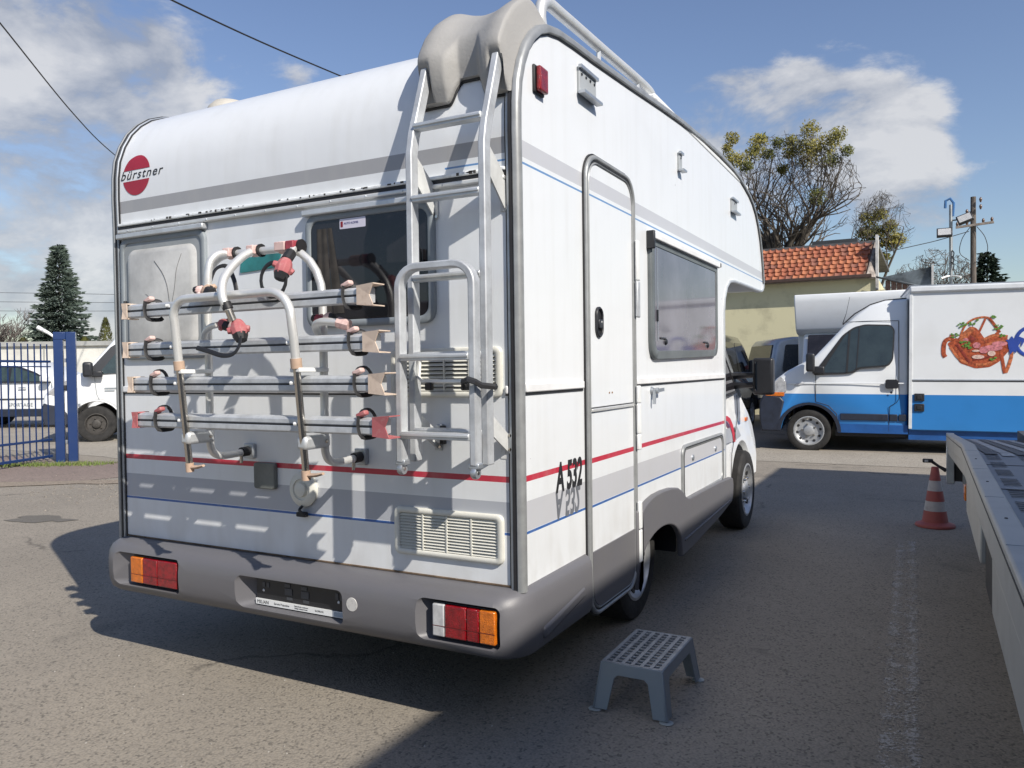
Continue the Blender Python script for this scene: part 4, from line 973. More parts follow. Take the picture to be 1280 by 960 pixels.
# ================================================================ food truck
def paint(name, c_low, c_up, zt, rough=.35):
    m = bpy.data.materials.new(name); m.use_nodes = True; t = m.node_tree; b = t.nodes['Principled BSDF']
    g = t.nodes.new('ShaderNodeTexCoord'); s = t.nodes.new('ShaderNodeSeparateXYZ'); t.links.new(g.outputs['Object'], s.inputs[0])
    k = t.nodes.new('ShaderNodeMath'); k.operation = 'GREATER_THAN'; k.inputs[1].default_value = zt; t.links.new(s.outputs[2], k.inputs[0])
    n = t.nodes.new('ShaderNodeTexNoise'); n.inputs['Scale'].default_value = 1.6; n.inputs['Detail'].default_value = 7; t.links.new(g.outputs['Object'], n.inputs['Vector'])
    mx = t.nodes.new('ShaderNodeMix'); mx.data_type = 'RGBA'; t.links.new(k.outputs[0], mx.inputs[0]); mx.inputs[6].default_value = (*c_low, 1); mx.inputs[7].default_value = (*c_up, 1)
    m2 = t.nodes.new('ShaderNodeMix'); m2.data_type = 'RGBA'; m2.blend_type = 'MULTIPLY'
    r_ = t.nodes.new('ShaderNodeMapRange'); r_.inputs[1].default_value = .5; r_.inputs[2].default_value = .8; r_.inputs[4].default_value = .35; t.links.new(n.outputs['Fac'], r_.inputs[0])
    t.links.new(r_.outputs[0], m2.inputs[0]); t.links.new(mx.outputs[2], m2.inputs[6]); m2.inputs[7].default_value = (.72, .70, .66, 1)
    t.links.new(m2.outputs[2], b.inputs['Base Color']); b.inputs['Roughness'].default_value = rough; b.inputs['Coat Weight'].default_value = .3
    MATS[name] = m; return m
twot = paint('white_over_blue_paint', (.03, .20, .52), (.74, .76, .77), .905)
vwhite = mat('van_white_paint', (.72, .73, .73), .32, 0, .15, 2.5, coat=.4, dirt=(.50, .46, .40))
deepblue = mat('dark_blue_paint', (.015, .09, .30), .4, 0, .15, 4, coat=.3)
bumpdark = mat('dark_bumper', (.018, .024, .042), .5, 0, .25, 8)
def vbody(name, pts, hw, m, parent, belt=1.2, k=.14, rnd=.05):
    """Vehicle body: side outline (x, z) swept across the width, rounded at both sides, leaning in above the belt line."""
    tum = lambda z: k * max(0, z - belt); n = len(pts); v = []
    rows = [(-hw, inset(pts, rnd)), (-hw + rnd * .35, inset(pts, rnd * .35)), (-hw + rnd, pts), (hw - rnd, pts), (hw - rnd * .35, inset(pts, rnd * .35)), (hw, inset(pts, rnd))]
    for y, ps in rows:
        for a, b in ps: v.append((a, y + (tum(b) if y < 0 else -tum(b)), b))
    f = [(i * n + j, i * n + (j + 1) % n, (i + 1) * n + (j + 1) % n, (i + 1) * n + j) for i in range(5) for j in range(n)] + [tuple(range(n))[::-1], tuple(5 * n + j for j in range(n))]
    return MB().add(v, f).build(name, m, parent, smooth=40)
def side_fn(hw, belt=1.2, k=.14): return lambda a, b, t: (a, -hw + k * max(0, b - belt) - t, b)
def arch(cx, cz_, r, z0, n=12):
    a0 = math.asin(max(-1, min(1, (z0 - cz_) / r))); return [(cx + r * math.cos(t), cz_ + r * math.sin(t)) for t in [a0 + (math.pi - 2 * a0) * i / n for i in range(n + 1)]]

FT = thing('food_truck', 'white and blue food van with a sausage basket picture on its box', 'food truck', (-.40 - .0, 10.70, 0), R(5), None, 0, R(.55))
def food():
    HW = 1.0; body = [(-.70, .33), (-.73, .60), (-.72, .76), (-.66, .92), (-.47, 1.15), (-.31, 1.27), (.10, 1.50), (.33, 1.76), (.55, 2.01), (.70, 2.15), (.89, 2.29), (1.10, 2.355), (1.42, 2.375), (1.42, .33)] + arch(.01, .31, .42, .33)
    off = Vector((0, HW, 0))
    def fn0(a, b, t): return (a, .11 * max(0, b - 1.2) - t, b)
    b = vbody('cab', body, HW, twot, FT, 1.2, .11, .05); b.location = off
    MB().plate(rq([(.06, 1.20), (.50, 1.215), (.66, 1.235), (.74, 1.30), (1.15, 1.335), (1.215, 1.44), (1.235, 1.90), (1.18, 1.975), (.82, 1.99), (.66, 1.95), (.50, 1.83)], .05), fn0, -.004, .008).build('window_rubber', black, b).parent = FT
    gl = MB().plate(rq([(.19, 1.24), (.50, 1.240), (.64, 1.26), (.72, 1.325), (1.13, 1.355), (1.195, 1.45), (1.215, 1.89), (1.165, 1.955), (.82, 1.968), (.68, 1.93), (.54, 1.83)], .05), fn0, .008, .011).build('door_glass', mat('cab_glazing', (.025, .035, .035), .05, 0, .3, 4, spec=.8), FT)
    MB().bar(fn0(.56, 1.25, .013), fn0(.60, 1.90, .013), .006, .028).build('quarter_bar', black, gl); MB().bar(fn0(.70, 1.30, .013), fn0(.74, 1.95, .013), .006, .016).build('quarter_bar', black, gl)
    gapm = MATS['black_rubber']
    MB().tube([fn0(.11, 1.20, .001), fn0(.11, .78, .001), fn0(.30, .72, .001), fn0(.42, .59, .001), fn0(.45, .34, .001)], .005, 4).build('door_gap', gapm, FT)
    MB().tube([fn0(1.29, 2.03, .001), fn0(1.295, .84, .001), fn0(1.26, .78, .001), fn0(1.17, .72, .001), fn0(1.155, .34, .001)], .005, 4).build('door_gap', gapm, FT)
    MB().tube([fn0(.55, 2.03, .001), fn0(.90, 2.04, .001), fn0(1.29, 2.035, .001)], .004, 4).build('door_gap', gapm, FT)
    MB().bar(fn0(-.30, 1.065, 0), fn0(1.38, 1.075, 0), .01, .018).build('waist_crease', twot, FT, bevel=.004)
    MB().tube([(.50, .12, 1.995), (.67, .16, 2.16), (.90, .17, 2.30), (1.10, .18, 2.36), (1.40, .18, 2.38)], .010, 5).build('roof_gutter', black, FT)
    MB().plate([(-.71, .30), (-.745, .58), (-.735, .76), (-.67, .90), (-.42, .855), (-.36, .78), (-.42, .50), (-.41, .30)], fn0, -.6, .012).build('front_bumper', bumpdark, FT, bevel=.02)
    MB().plate(rq([(-.665, .935), (-.62, .975), (-.42, 1.185), (-.335, 1.10), (-.325, .93), (-.43, .90)], .02), fn0, -.2, .008).build('headlight', mat('headlight_glass', (.50, .50, .50), .08, .3, .3, 14, coat=.8), FT, bevel=.012)
    MB().plate(rq([(-.665, .925), (-.36, .925), (-.36, .86), (-.645, .865)], .015), fn0, -.1, .014).build('indicator', lamporange, FT, bevel=.01)
    # dark wheel arch moulding and rub strip
    ao = [(.01 + .475 * math.cos(R(a)), .31 + .455 * math.sin(R(a))) for a in range(0, 181, 10)]; ai = [(.01 + .418 * math.cos(R(a)), .31 + .418 * math.sin(R(a))) for a in range(180, -1, -10)]
    MB().plate(ao + ai, fn0, -.02, .014).build('arch_moulding', bumpdark, FT, smooth=0)
    for x0, x1 in ((.47, 1.145), (1.165, 1.275), (1.29, 1.40)): MB().box(x0, x1, -.022, .0, .50, .602).build('rub_strip', bumpdark, FT, bevel=.008)
    MB().box(.44, 1.42, -.004, .1, .30, .44).build('cab_sill', deepblue, FT, bevel=.004)
    MB().plate(rr(1.105, .995, 1.285, 1.135, .03), fn0, .0, .016).build('door_handle', blackp, FT, bevel=.006)
    MB().lathe([(.018, 0), (.016, .004)], fn0(1.19, .935, 0), (0, -1, 0), 10).build('door_lock', blackp, FT)
    MB().plate(rq([(-.22, 1.03), (-.10, 1.05), (-.05, 1.08), (-.18, 1.07)], .01), fn0, 0, .006).build('side_repeater', lampclear, FT)
    mr = MB().box(-.03, .10, -.20, -.06, 1.255, 1.545).build('door_mirror', blackp, FT, bevel=.035, seg=4); MB().box(.06, .24, -.08, .02, 1.22, 1.34).build('mirror_arm', blackp, mr, bevel=.02)
    MB().tube([(.50, .35, 2.02), (.55, .35, 2.18), (.60, .35, 2.44)], [.008, .004, .003], 5).build('aerial', black, FT)
    wheel(FT, .01, .125, .315, .335, .22, 10, mat('steel_wheel', (.30, .31, .32), .45, .4, .6, 12, dirt=(.12, .11, .10)), -1, 5, axis=(0, 1, 0), rimr=.68)
    wheel(FT, .01, 1.88, .315, .335, .22, 0, MATS['steel_wheel'], 1, 0, axis=(0, 1, 0)); wheel(FT, 4.2, .16, .315, .335, .22, 8, MATS['steel_wheel'], -1, 5, axis=(0, 1, 0)); wheel(FT, 4.2, 1.86, .315, .335, .22, 0, MATS['steel_wheel'], 1, 0, axis=(0, 1, 0))
    # box body
    bx = MB().box(1.43, 6.6, -.035, 2.05, .37, 2.46).build('box_body', twot, FT, bevel=.012)
    MB().box(1.425, 6.62, -.075, 2.09, 2.44, 2.535).build('roof_edge', mat('roof_edge_white', (.72, .74, .75), .3, 0, .1, 5), FT, bevel=.025, seg=3)
    MB().box(1.42, 6.62, -.05, 2.07, 2.536, 2.552).build('roof_cap', alu_dull, FT)
    MB().box(1.424, 1.470, -.046, -.034, .39, 2.44).build('corner_profile', mat('profile_white', (.66, .68, .69), .35, 0, .1), FT, bevel=.004)
    MB().box(1.471, 6.6, -.050, -.034, 1.118, 1.138).build('hatch_joint', alu_dull, FT, bevel=.004)
    MB().box(1.471, 6.6, -.040, -.034, 1.106, 1.117).build('hatch_gap', black, FT)
    MB().box(1.43, 6.6, .02, 2.0, .22, .372).build('chassis_skirt', deepblue, FT)
    MB().box(.40, 6.5, .10, 1.9, .24, .34).build('underframe', black, FT)
    for z0, z1 in ((.81, .925), (.655, .77)):
        s = MB().box(1.50, 1.635, -.058, -.034, z0, z1).build('power_socket', blackp, FT, bevel=.008); MB().box(1.535, 1.60, -.066, -.057, z0 + .03, z1 - .03).build('socket_lid', black, s, bevel=.006)
    pf = lambda a, b, t: (a, -.0352 - t, b)
    C1, C2, C3, PK, GR, YL = [mat(*a) for a in (('print_red', (.42, .085, .03), .45, 0, .5, 26), ('print_orange', (.55, .16, .06), .45, 0, .5, 30), ('print_brown', (.25, .035, .02), .45, 0, .4, 30), ('print_pink', (.62, .22, .24), .45, 0, .4, 30), ('print_green', (.12, .26, .04), .45, 0, .5, 40), ('print_pale', (.70, .50, .42), .45, 0, .3, 40))]
    pic = MB().plate(rq([(1.93, 1.67), (2.02, 1.52), (2.10, 1.38), (2.30, 1.30), (2.48, 1.32), (2.60, 1.40), (2.72, 1.56), (2.70, 1.74), (2.58, 1.76), (2.40, 1.62), (2.15, 1.66), (2.05, 1.76)], .03), pf, 0, .003).build('basket_picture', C1, FT, smooth=0)
    MB().plate(rq([(2.06, 1.74), (2.12, 1.80), (2.22, 1.92), (2.30, 1.90), (2.36, 1.82), (2.42, 1.72), (2.56, 1.78), (2.70, 1.76), (2.68, 1.60), (2.3, 1.55)], .03), pf, .0031, .005).build('printed_meat', C1, pic, smooth=0)
    pic['label'] = 'printed picture of a basket made of sausages and ham'
    rnd = random.Random(4)
    for pts, r, m_ in (([(2.02, 1.74), (1.93, 1.73), (1.89, 1.66), (1.885, 1.52), (1.91, 1.47)], .030, C1), ([(2.62, 1.52), (2.64, 1.40), (2.66, 1.27), (2.67, 1.23)], .022, C1), ([(2.68, 1.24), (2.72, 1.36), (2.75, 1.50), (2.72, 1.58)], .022, C2),
                       ([(2.10, 1.78), (2.16, 1.93), (2.26, 2.02), (2.38, 2.05), (2.46, 2.04)], .014, C2), ([(2.46, 2.04), (2.53, 1.94), (2.60, 1.82)], .020, C1), ([(2.42, 2.03), (2.38, 1.93), (2.34, 1.83)], .014, C1),
                       ([(2.40, 1.72), (2.52, 1.78), (2.62, 1.77), (2.70, 1.76)], .022, C2), ([(2.36, 1.66), (2.50, 1.74), (2.58, 1.82)], .022, C1), ([(2.44, 1.64), (2.58, 1.69), (2.70, 1.69)], .022, C2),
                       ([(1.97, 1.62), (2.08, 1.45), (2.20, 1.37)], .018, C2), ([(2.05, 1.66), (2.14, 1.52), (2.22, 1.38)], .018, C3), ([(2.30, 1.36), (2.42, 1.36), (2.56, 1.42)], .018, C2), ([(2.26, 1.43), (2.40, 1.45), (2.52, 1.50)], .016, C3),
                       ([(2.0, 1.80), (1.96, 1.72)], .028, C2), ([(2.12, 1.70), (2.18, 1.82), (2.28, 1.88)], .042, C2), ([(2.26, 1.84), (2.34, 1.76), (2.36, 1.66)], .040, C1), ([(2.2, 1.76), (2.28, 1.70)], .045, C3)):
        sp = smooth_path([(a, 0, b) for a, b in pts], 4)
        MB().tube([(q.x, -.040 - .0003 * rnd.random(), q.z) for q in sp], r, 8, flat=.06, upv=(0, 1, 0)).build('printed_sausage', m_, pic, smooth=50)
    for cx, cz__, rx, rz_, m_ in ((2.31, 1.64, .05, .045, PK), (2.40, 1.57, .062, .05, PK), (2.52, 1.60, .12, .045, PK), (2.60, 1.66, .10, .035, PK), (2.50, 1.52, .05, .04, YL), (2.30, 1.56, .05, .016, YL), (2.33, 1.47, .08, .03, YL), (2.17, 1.72, .035, .03, PK)):
        MB().plate([(cx + rx * math.cos(R(a)), cz__ + rz_ * math.sin(R(a))) for a in range(0, 360, 24)], pf, .008, .0095 + .0004 * rnd.random()).build('printed_ham', m_, pic, smooth=0)
    for cx, cz__, s, n in ((2.16, 1.66, .07, 16), (2.52, 2.06, .03, 6), (2.58, 1.90, .05, 9), (2.52, 1.44, .035, 6), (2.12, 1.93, .06, 9), (2.26, 1.97, .06, 8), (2.03, 1.78, .05, 9), (2.64, 1.78, .03, 5), (2.22, 1.62, .03, 5)):
        m = MB()
        for q in range(n):
            a, b_, r = cx + rnd.uniform(-s, s), cz__ + rnd.uniform(-s, s) * .7, rnd.uniform(.010, .022)
            m.plate([(a + r * math.cos(R(t + q * 30)), b_ + r * .7 * math.sin(R(t + q * 30))) for t in range(0, 360, 60)], pf, .010, .0112 + .00004 * q)
        m.build('printed_herbs', GR, pic, smooth=0)['kind'] = 'stuff'
    BL = mat('print_blue', (.03, .07, .34), .4)
    cxx, czz = 2.985, 1.685
    MB().tube([(cxx + .185 * math.cos(R(a)), -.040, czz + .205 * math.sin(R(a))) for a in range(0, 360, 12)], .024, 6, closed=True, flat=.12, upv=(0, 1, 0)).build('blue_ring', BL, FT)
    MB().plate(rq([(2.67, 1.71), (2.70, 1.68), (2.71, 1.60), (2.73, 1.50), (2.77, 1.55), (2.80, 1.52), (2.83, 1.62), (2.87, 1.70), (2.86, 1.60), (2.92, 1.72), (2.84, 1.76), (2.78, 1.72), (2.75, 1.77), (2.72, 1.72)], .006), pf, .006, .010).build('ribbon_knot', BL, FT, smooth=0)
    for a in (20, 60, 100, 140, 165): MB().bar((3.35 + .12 * math.cos(R(a)), -.040, 1.98 + .08 * math.sin(R(a))), (3.35 + .24 * math.cos(R(a)), -.040, 1.98 + .2 * math.sin(R(a))), .006, .02).build('ray', inkm, FT)
    text('side_lettering', 'atering', .36, BL, FT, (3.20, -.041, 1.58), (1, 0, 0), (0, 0, 1), .002, sx=.75, font_bold=.008)
food()

# ================================================================ vehicles behind the food truck
LT = thing('box_van', 'white high-roofed box van parked behind the blue and white food truck', 'van', (.05, 13.9, 0), R(2))
def boxvan():
    hw = 1.06; W_ = vwhite
    # the nose faces the camera: y < 0 is forward
    m = MB(); pr = [(0.05, 1.98), (-.10, 2.05), (-.36, 2.58), (-.34, 2.72), (3.6, 2.75), (3.6, .40), (.35, .40), (.35, 1.95)]
    m.plate(pr, lambda a, b, t: (t, a, b), -hw, hw).build('box_body', W_, LT, bevel=.022, seg=3)
    m = MB(); cb = [(.34, .35), (.34, 1.98), (.05, 1.99), (-.42, 1.25), (-.95, 1.08), (-1.1, .80), (-1.12, .35)]
    m.plate(cb, lambda a, b, t: (t, a, b), -.93, .93).build('cab', W_, LT, bevel=.06, seg=4)
    MB().add([(x, y, z) for (y, z) in ((-.04, 1.94), (-.44, 1.28)) for x in (-.84, .84)] + [(x, y - .03, z + .01) for (y, z) in ((-.04, 1.94), (-.44, 1.28)) for x in (-.82, .82)], [(0, 1, 3, 2), (4, 6, 7, 5), (0, 4, 5, 1), (2, 3, 7, 6), (0, 2, 6, 4), (1, 5, 7, 3)]).build('windscreen', glassdark, LT, bevel=.01)
    MB().box(-1.0, 1.0, -1.16, -1.0, .32, .60).build('front_bumper', bumpdark, LT, bevel=.04)
    for x in (-.84, .84): wheel(LT, x, -.35, .33, .33, .2, 0, MATS['steel_wheel'], -1 if x < 0 else 1); wheel(LT, x, 2.6, .33, .33, .2, 0, MATS['steel_wheel'], -1 if x < 0 else 1)
boxvan()
silver = mat('silver_paint', (.46, .47, .47), .3, .5, .12, 3, coat=.5)
blackpaint = mat('black_paint', (.015, .014, .015), .18, 0, .2, 3, coat=.8)
reflg = mat('tinted_glazing', (.03, .03, .026), .03, 0, .2, 2, spec=1.0)
def minibus(name, label, loc, rz, paint_, glz):
    """A parked van seen from its tail; local front at +x, tail at x=0."""
    T = thing(name, label, 'van', loc, rz)
    pts = [(0, .35), (-.04, .70), (.0, 1.15), (.16, 1.85), (.26, 1.96), (.60, 2.02), (3.2, 1.98), (3.55, 1.85), (4.15, 1.28), (4.75, 1.12), (4.95, .85), (4.98, .35)]
    pts = pts + arch(4.05, .33, .38, .35) + arch(.95, .33, .38, .35)
    vbody('body', pts, .95, paint_, T, 1.15, .16, .07); fs = side_fn(.95, 1.15, .16)
    MB().add([(.02 - .0, y, 1.20) for y in (-.78, .78)] + [(.17, y, 1.84) for y in (-.70, .70)] + [(-.02, y, 1.20) for y in (-.78, .78)] + [(.13, y, 1.84) for y in (-.70, .70)], [(0, 1, 3, 2), (4, 6, 7, 5), (0, 4, 5, 1), (2, 3, 7, 6), (0, 2, 6, 4), (1, 5, 7, 3)]).build('rear_window', glz, T, bevel=.01)
    for x0, x1, sl_ in ((.28, 1.35, .10), (1.42, 2.55, 0), (2.62, 3.80, -.45)):
        q = [(x0, 1.22), (x1, 1.22), (x1 + sl_ if sl_ < 0 else x1, 1.84), (x0 + (sl_ if sl_ > 0 else 0), 1.84)]
        MB().plate(rq(q, .06), fs, -.004, .006).build('side_window', glz, T)
    for s in (-1, 1):
        MB().box(-.05, .06, s * .84 - .07, s * .84 + .07, .95, 1.45).build('tail_lamp', lampred, T, bevel=.02)
    mr = MB().box(3.42, 3.54, -1.18, -.97, 1.18, 1.48).build('door_mirror', blackp, T, bevel=.04, seg=3); MB().box(3.46, 3.54, -1.0, -.90, 1.15, 1.28).build('mirror_arm', blackp, mr, bevel=.02)
    MB().box(-.10, .10, -.92, .92, .34, .60).build('rear_bumper', bumpdark, T, bevel=.04)
    for x in (.95, 4.05):
        for s in (-1, 1): wheel(T, x, s * .83, .325, .325, .2, 5, MATS['steel_wheel'], s, 4, axis=(0, 1, 0))
minibus('silver_van', 'silver grey van parked against the yellow wall behind the food truck nose', (-2.35, 16.9, 0), R(30), silver, mat('dark_blue_glazing', (.02, .022, .026), .05, 0, .2, 3, spec=.8))
minibus('black_van', 'black van with the wall mirrored in its tinted windows beside the motorhome cab', (-3.09, 11.35, 0), R(90), blackpaint, reflg)

# ================================================================ white panel van at the left
LV = thing('panel_van', 'dusty white panel van parked nose to the left behind the blue gate', 'van', (-13.40, 7.42, 0), R(50))
def panelvan():
    HW = 1.0; pts = [(-.92, .38), (-.96, .62), (-.90, .95), (-.72, 1.16), (-.40, 1.32), (-.18, 1.42), (.28, 1.98), (.52, 2.28), (.80, 2.44), (1.3, 2.50), (4.6, 2.50), (4.7, 2.2), (4.72, .38)] + arch(3.5, .36, .44, .38) + arch(0, .36, .45, .38)
    fs0 = lambda a, b, t: (a, .12 * max(0, b - 1.3) - t, b)
    b = vbody('body', pts, HW, vwhite, LV, 1.3, .12, .08); b.location = (0, HW, 0)
    MB().plate(rq([(.02, 1.36), (.95, 1.40), (1.0, 1.95), (.52, 1.98), (.36, 1.82)], .05), fs0, -.01, .008).build('door_glass', mat('green_glazing', (.03, .045, .042), .05, 0, .3, 4, spec=.8), LV)
    MB().plate(rq([(-.16, 1.37), (.06, 1.36), (.42, 1.84), (.52, 2.0), (.46, 2.02), (.28, 1.90)], .02), fs0, -.01, .010).build('quarter_trim', blackp, LV)
    mr = MB().box(-.20, -.02, -.26, -.10, 1.30, 1.60).build('door_mirror', blackp, LV, bevel=.05, seg=4); MB().box(-.05, .14, -.14, -.02, 1.30, 1.42).build('mirror_arm', blackp, mr, bevel=.02)
    MB().plate([(-.90, .36), (-.97, .60), (-.91, .80), (-.62, .74), (-.50, .60), (-.46, .36)], fs0, -.5, .004).build('front_bumper', bumpdark, LV, bevel=.02)
    MB().plate(rq([(-.86, .98), (-.66, 1.17), (-.42, 1.28), (-.52, 1.02), (-.66, .92)], .03), fs0, -.2, .004).build('headlight', MATS['headlight_glass'], LV, bevel=.01)
    MB().tube([fs0(.52, 1.38, .0), fs0(.50, .95, .0), fs0(.53, .62, .0), fs0(.58, .42, .0)], .006, 4).build('door_gap', black, LV); MB().tube([fs0(-.02, 1.33, .0), fs0(.02, .95, .0), fs0(.08, .80, 0)], .005, 4).build('door_gap', MATS['grey_window_frame'], LV)
    MB().box(.58, 1.35, -.02, .0, .66, .82).build('rub_strip', bumpdark, LV, bevel=.008)
    MB().tube([(q[0], -.006, q[1]) for q in [(.0 + .47 * math.cos(R(a)), .36 + .47 * math.sin(R(a))) for a in range(2, 179, 8)]], .018, 6).build('arch_lip', vwhite, LV, smooth=60)
    for k in range(2): MB().box(.16, .40 - .06 * k, -.004, .0, 1.06 - .05 * k, 1.085 - .05 * k).build('small_print', MATS['grey_window_frame'], LV)
    MB().box(.46, .58, -.004, 0, 1.06, 1.09).build('red_print', redm, LV)
    stl = mat('dark_steel_wheel', (.06, .055, .05), .6, .3, .3, 12)
    for x in (0, 3.5):
        wheel(LV, x, .13, .36, .36, .24, 6, stl, -1, 5, axis=(0, 1, 0), rimr=.58); wheel(LV, x, 1.87, .36, .36, .24, 0, stl, 1, 0, axis=(0, 1, 0))
panelvan()

# ================================================================ white SUV behind the fence
SV = thing('white_suv', 'white SUV parked side-on behind the bars of the blue fence', 'suv', (-18.30, 9.65, 0), R(28))
def suv():
    # local x: front at +x; mirror near x = 0
    pts = [(-3.55, .42), (-3.62, .80), (-3.50, 1.05), (-3.15, 1.55), (-2.7, 1.68), (-1.7, 1.74), (-1.0, 1.70), (-.45, 1.47), (.15, 1.17), (.75, 1.06), (1.05, .92), (1.12, .60), (1.08, .38)] + arch(.42, .36, .39, .38) + arch(-2.55, .36, .39, .38)
    b = vbody('body', pts, .93, vwhite, SV, 1.1, .30, .06); b.location = (0, .93, 0)
    fs0 = lambda a, b, t: (a, .30 * max(0, b - 1.1) - t, b)
    g = mat('suv_glazing', (.04, .06, .055), .05, 0, .3, 4, spec=.8)
    MB().plate(rq([(-3.0, 1.18), (-.10, 1.16), (-.55, 1.42), (-1.05, 1.60), (-2.4, 1.62), (-2.9, 1.50)], .05), fs0, -.01, .006).build('window_frame', blackp, SV)
    for q in ([(-1.18, 1.20), (-.22, 1.19), (-.60, 1.39), (-1.08, 1.55), (-1.18, 1.55)], [(-2.30, 1.21), (-1.26, 1.20), (-1.26, 1.56), (-2.20, 1.57)], [(-2.9, 1.22), (-2.38, 1.22), (-2.28, 1.55), (-2.75, 1.48)]):
        MB().plate(rq(q, .03), fs0, .006, .010).build('side_window', g, SV)
    MB().box(-3.3, .02, -.030, .0, .30, .50).build('lower_cladding', bumpdark, SV, bevel=.02)
    MB().box(-2.1, -.10, -.012, .0, .735, .765).build('door_strip', blackp, SV)
    for x in (-1.95, -.95): MB().box(x, x + .20, -.03, .0, 1.02, 1.05).build('door_handle', alu_dull, SV, bevel=.008)
    for x in (-2.32, -1.22, -.12): MB().box(x, x + .008, -.003, .05, .50, 1.15).build('door_gap', MATS['grey_window_frame'], SV)
    MB().box(-.30, -.10, -.22, -.02, 1.18, 1.34).build('door_mirror', vwhite, SV, bevel=.04, seg=3)
    text('door_lettering', 'SPORTAGE', .13, MATS['grey_window_frame'], SV, (-1.22, -.012, .56), (1, 0, 0), (0, 0, 1), .002, sx=.95, spacing=1.05)
    MB().lathe([(.07, 0), (.068, .006)], (.18, -.0, .68), (0, -1, 0), 20).build('wing_badge', blackp, SV)
    for x in (.42, -2.55):
        wheel(SV, x, .10, .36, .36, .22, 5, MATS['steel_wheel'], -1, 5, axis=(0, 1, 0), rimr=.68); wheel(SV, x, 1.76, .36, .36, .22, 0, MATS['steel_wheel'], 1, 0, axis=(0, 1, 0))
suv()

# ================================================================ ground
def ground_mat(name, base, dark, pale, grain=1.0, stain=True):
    m = bpy.data.materials.new(name); m.use_nodes = True; t = m.node_tree; b = t.nodes['Principled BSDF']; lk = t.links.new
    g = t.nodes.new('ShaderNodeTexCoord')
    def ns(sc, det, r_=.6, st=(1, 1, 1), typ='N'):
        mp = t.nodes.new('ShaderNodeMapping'); mp.inputs['Scale'].default_value = st; lk(g.outputs['Object'], mp.inputs[0])
        n = t.nodes.new('ShaderNodeTexNoise'); n.inputs['Scale'].default_value = sc; n.inputs['Detail'].default_value = det; n.inputs['Roughness'].default_value = r_
        lk(mp.outputs[0], n.inputs['Vector']); return n.outputs['Fac']
    def rng(v, a, b_, lo=0, hi=1):
        n = t.nodes.new('ShaderNodeMapRange'); lk(v, n.inputs[0]); n.inputs[1].default_value = a; n.inputs[2].default_value = b_; n.inputs[3].default_value = lo; n.inputs[4].default_value = hi; return n.outputs[0]
    def mix(f, a, c, mode='MIX'):
        n = t.nodes.new('ShaderNodeMix'); n.data_type = 'RGBA'; n.blend_type = mode
        if isinstance(f, (int, float)): n.inputs[0].default_value = f
        else: lk(f, n.inputs[0])
        for i, v in ((6, a), (7, c)):
            if isinstance(v, tuple): n.inputs[i].default_value = (*v, 1)
            else: lk(v, n.inputs[i])
        return n.outputs[2]
    col = mix(rng(ns(.45, 6), .35, .68), base, dark)
    col = mix(rng(ns(1.3, 7, .7), .50, .78, 0, .6), col, pale)
    # aggregate: stones of different tone between dark binder
    vo = t.nodes.new('ShaderNodeTexVoronoi'); vo.inputs['Scale'].default_value = 105 * grain; lk(g.outputs['Object'], vo.inputs['Vector'])
    sep = t.nodes.new('ShaderNodeSeparateColor'); lk(vo.outputs['Color'], sep.inputs[0])
    col = mix(rng(sep.outputs[0], 0, 1, .0, .30), col, (.62, .60, .56), 'OVERLAY')
    col = mix(rng(sep.outputs[1], .86, .95, 0, .55), col, (.06, .056, .05))
    col = mix(rng(vo.outputs['Distance'], .40, .80, 0, .3), col, (.08, .074, .066))
    col = mix(rng(ns(26 * grain, 5, .75), .52, .75, 0, .35), col, (.10, .092, .08))
    if stain:
        col = mix(rng(ns(.9, 4, .6), .62, .70, 0, .35), col, (.09, .085, .078))
        cr = t.nodes.new('ShaderNodeTexVoronoi'); cr.feature = 'DISTANCE_TO_EDGE'; cr.inputs['Scale'].default_value = .33
        mpn = t.nodes.new('ShaderNodeVectorMath'); mpn.operation = 'ADD'; lk(g.outputs['Object'], mpn.inputs[0])
        nn = t.nodes.new('ShaderNodeTexNoise'); nn.inputs['Scale'].default_value = 1.6; nn.inputs['Detail'].default_value = 5; lk(g.outputs['Object'], nn.inputs['Vector']); lk(nn.outputs['Color'], mpn.inputs[1])
        lk(mpn.outputs[0], cr.inputs['Vector'])
        msk = t.nodes.new('ShaderNodeMath'); msk.operation = 'MULTIPLY'; lk(rng(cr.outputs['Distance'], .0, .012, 1, 0), msk.inputs[0]); lk(rng(ns(.7, 3), .52, .58, 0, .5), msk.inputs[1])
        col = mix(msk.outputs[0], col, (.03, .028, .026))
    lk(col, b.inputs['Base Color']); b.inputs['Roughness'].default_value = .9; b.inputs['Specular IOR Level'].default_value = .25
    bp = t.nodes.new('ShaderNodeBump'); bp.inputs['Strength'].default_value = .40; bp.inputs['Distance'].default_value = .004
    h = t.nodes.new('ShaderNodeMath'); h.operation = 'SUBTRACT'; h.inputs[0].default_value = 1; lk(vo.outputs['Distance'], h.inputs[1])
    h2 = t.nodes.new('ShaderNodeMath'); h2.operation = 'ADD'; lk(h.outputs[0], h2.inputs[0]); lk(ns(14, 6, .7), h2.inputs[1])
    lk(h2.outputs[0], bp.inputs['Height']); lk(bp.outputs[0], b.inputs['Normal'])
    MATS[name] = m; return m
asph = ground_mat('worn_asphalt', (.305, .272, .226), (.255, .228, .190), (.365, .325, .270), 1.0)
dirt = ground_mat('sandy_dirt', (.30, .25, .195), (.24, .19, .15), (.38, .32, .25), .6, False)
redd = ground_mat('reddish_paving', (.26, .205, .175), (.22, .17, .15), (.31, .25, .21), .5, False)
lightc = ground_mat('pale_concrete', (.36, .33, .28), (.29, .26, .22), (.42, .38, .32), .7, False)
patchm = ground_mat('dark_tar_patch', (.16, .148, .13), (.13, .12, .105), (.20, .185, .165), 1.1, False)
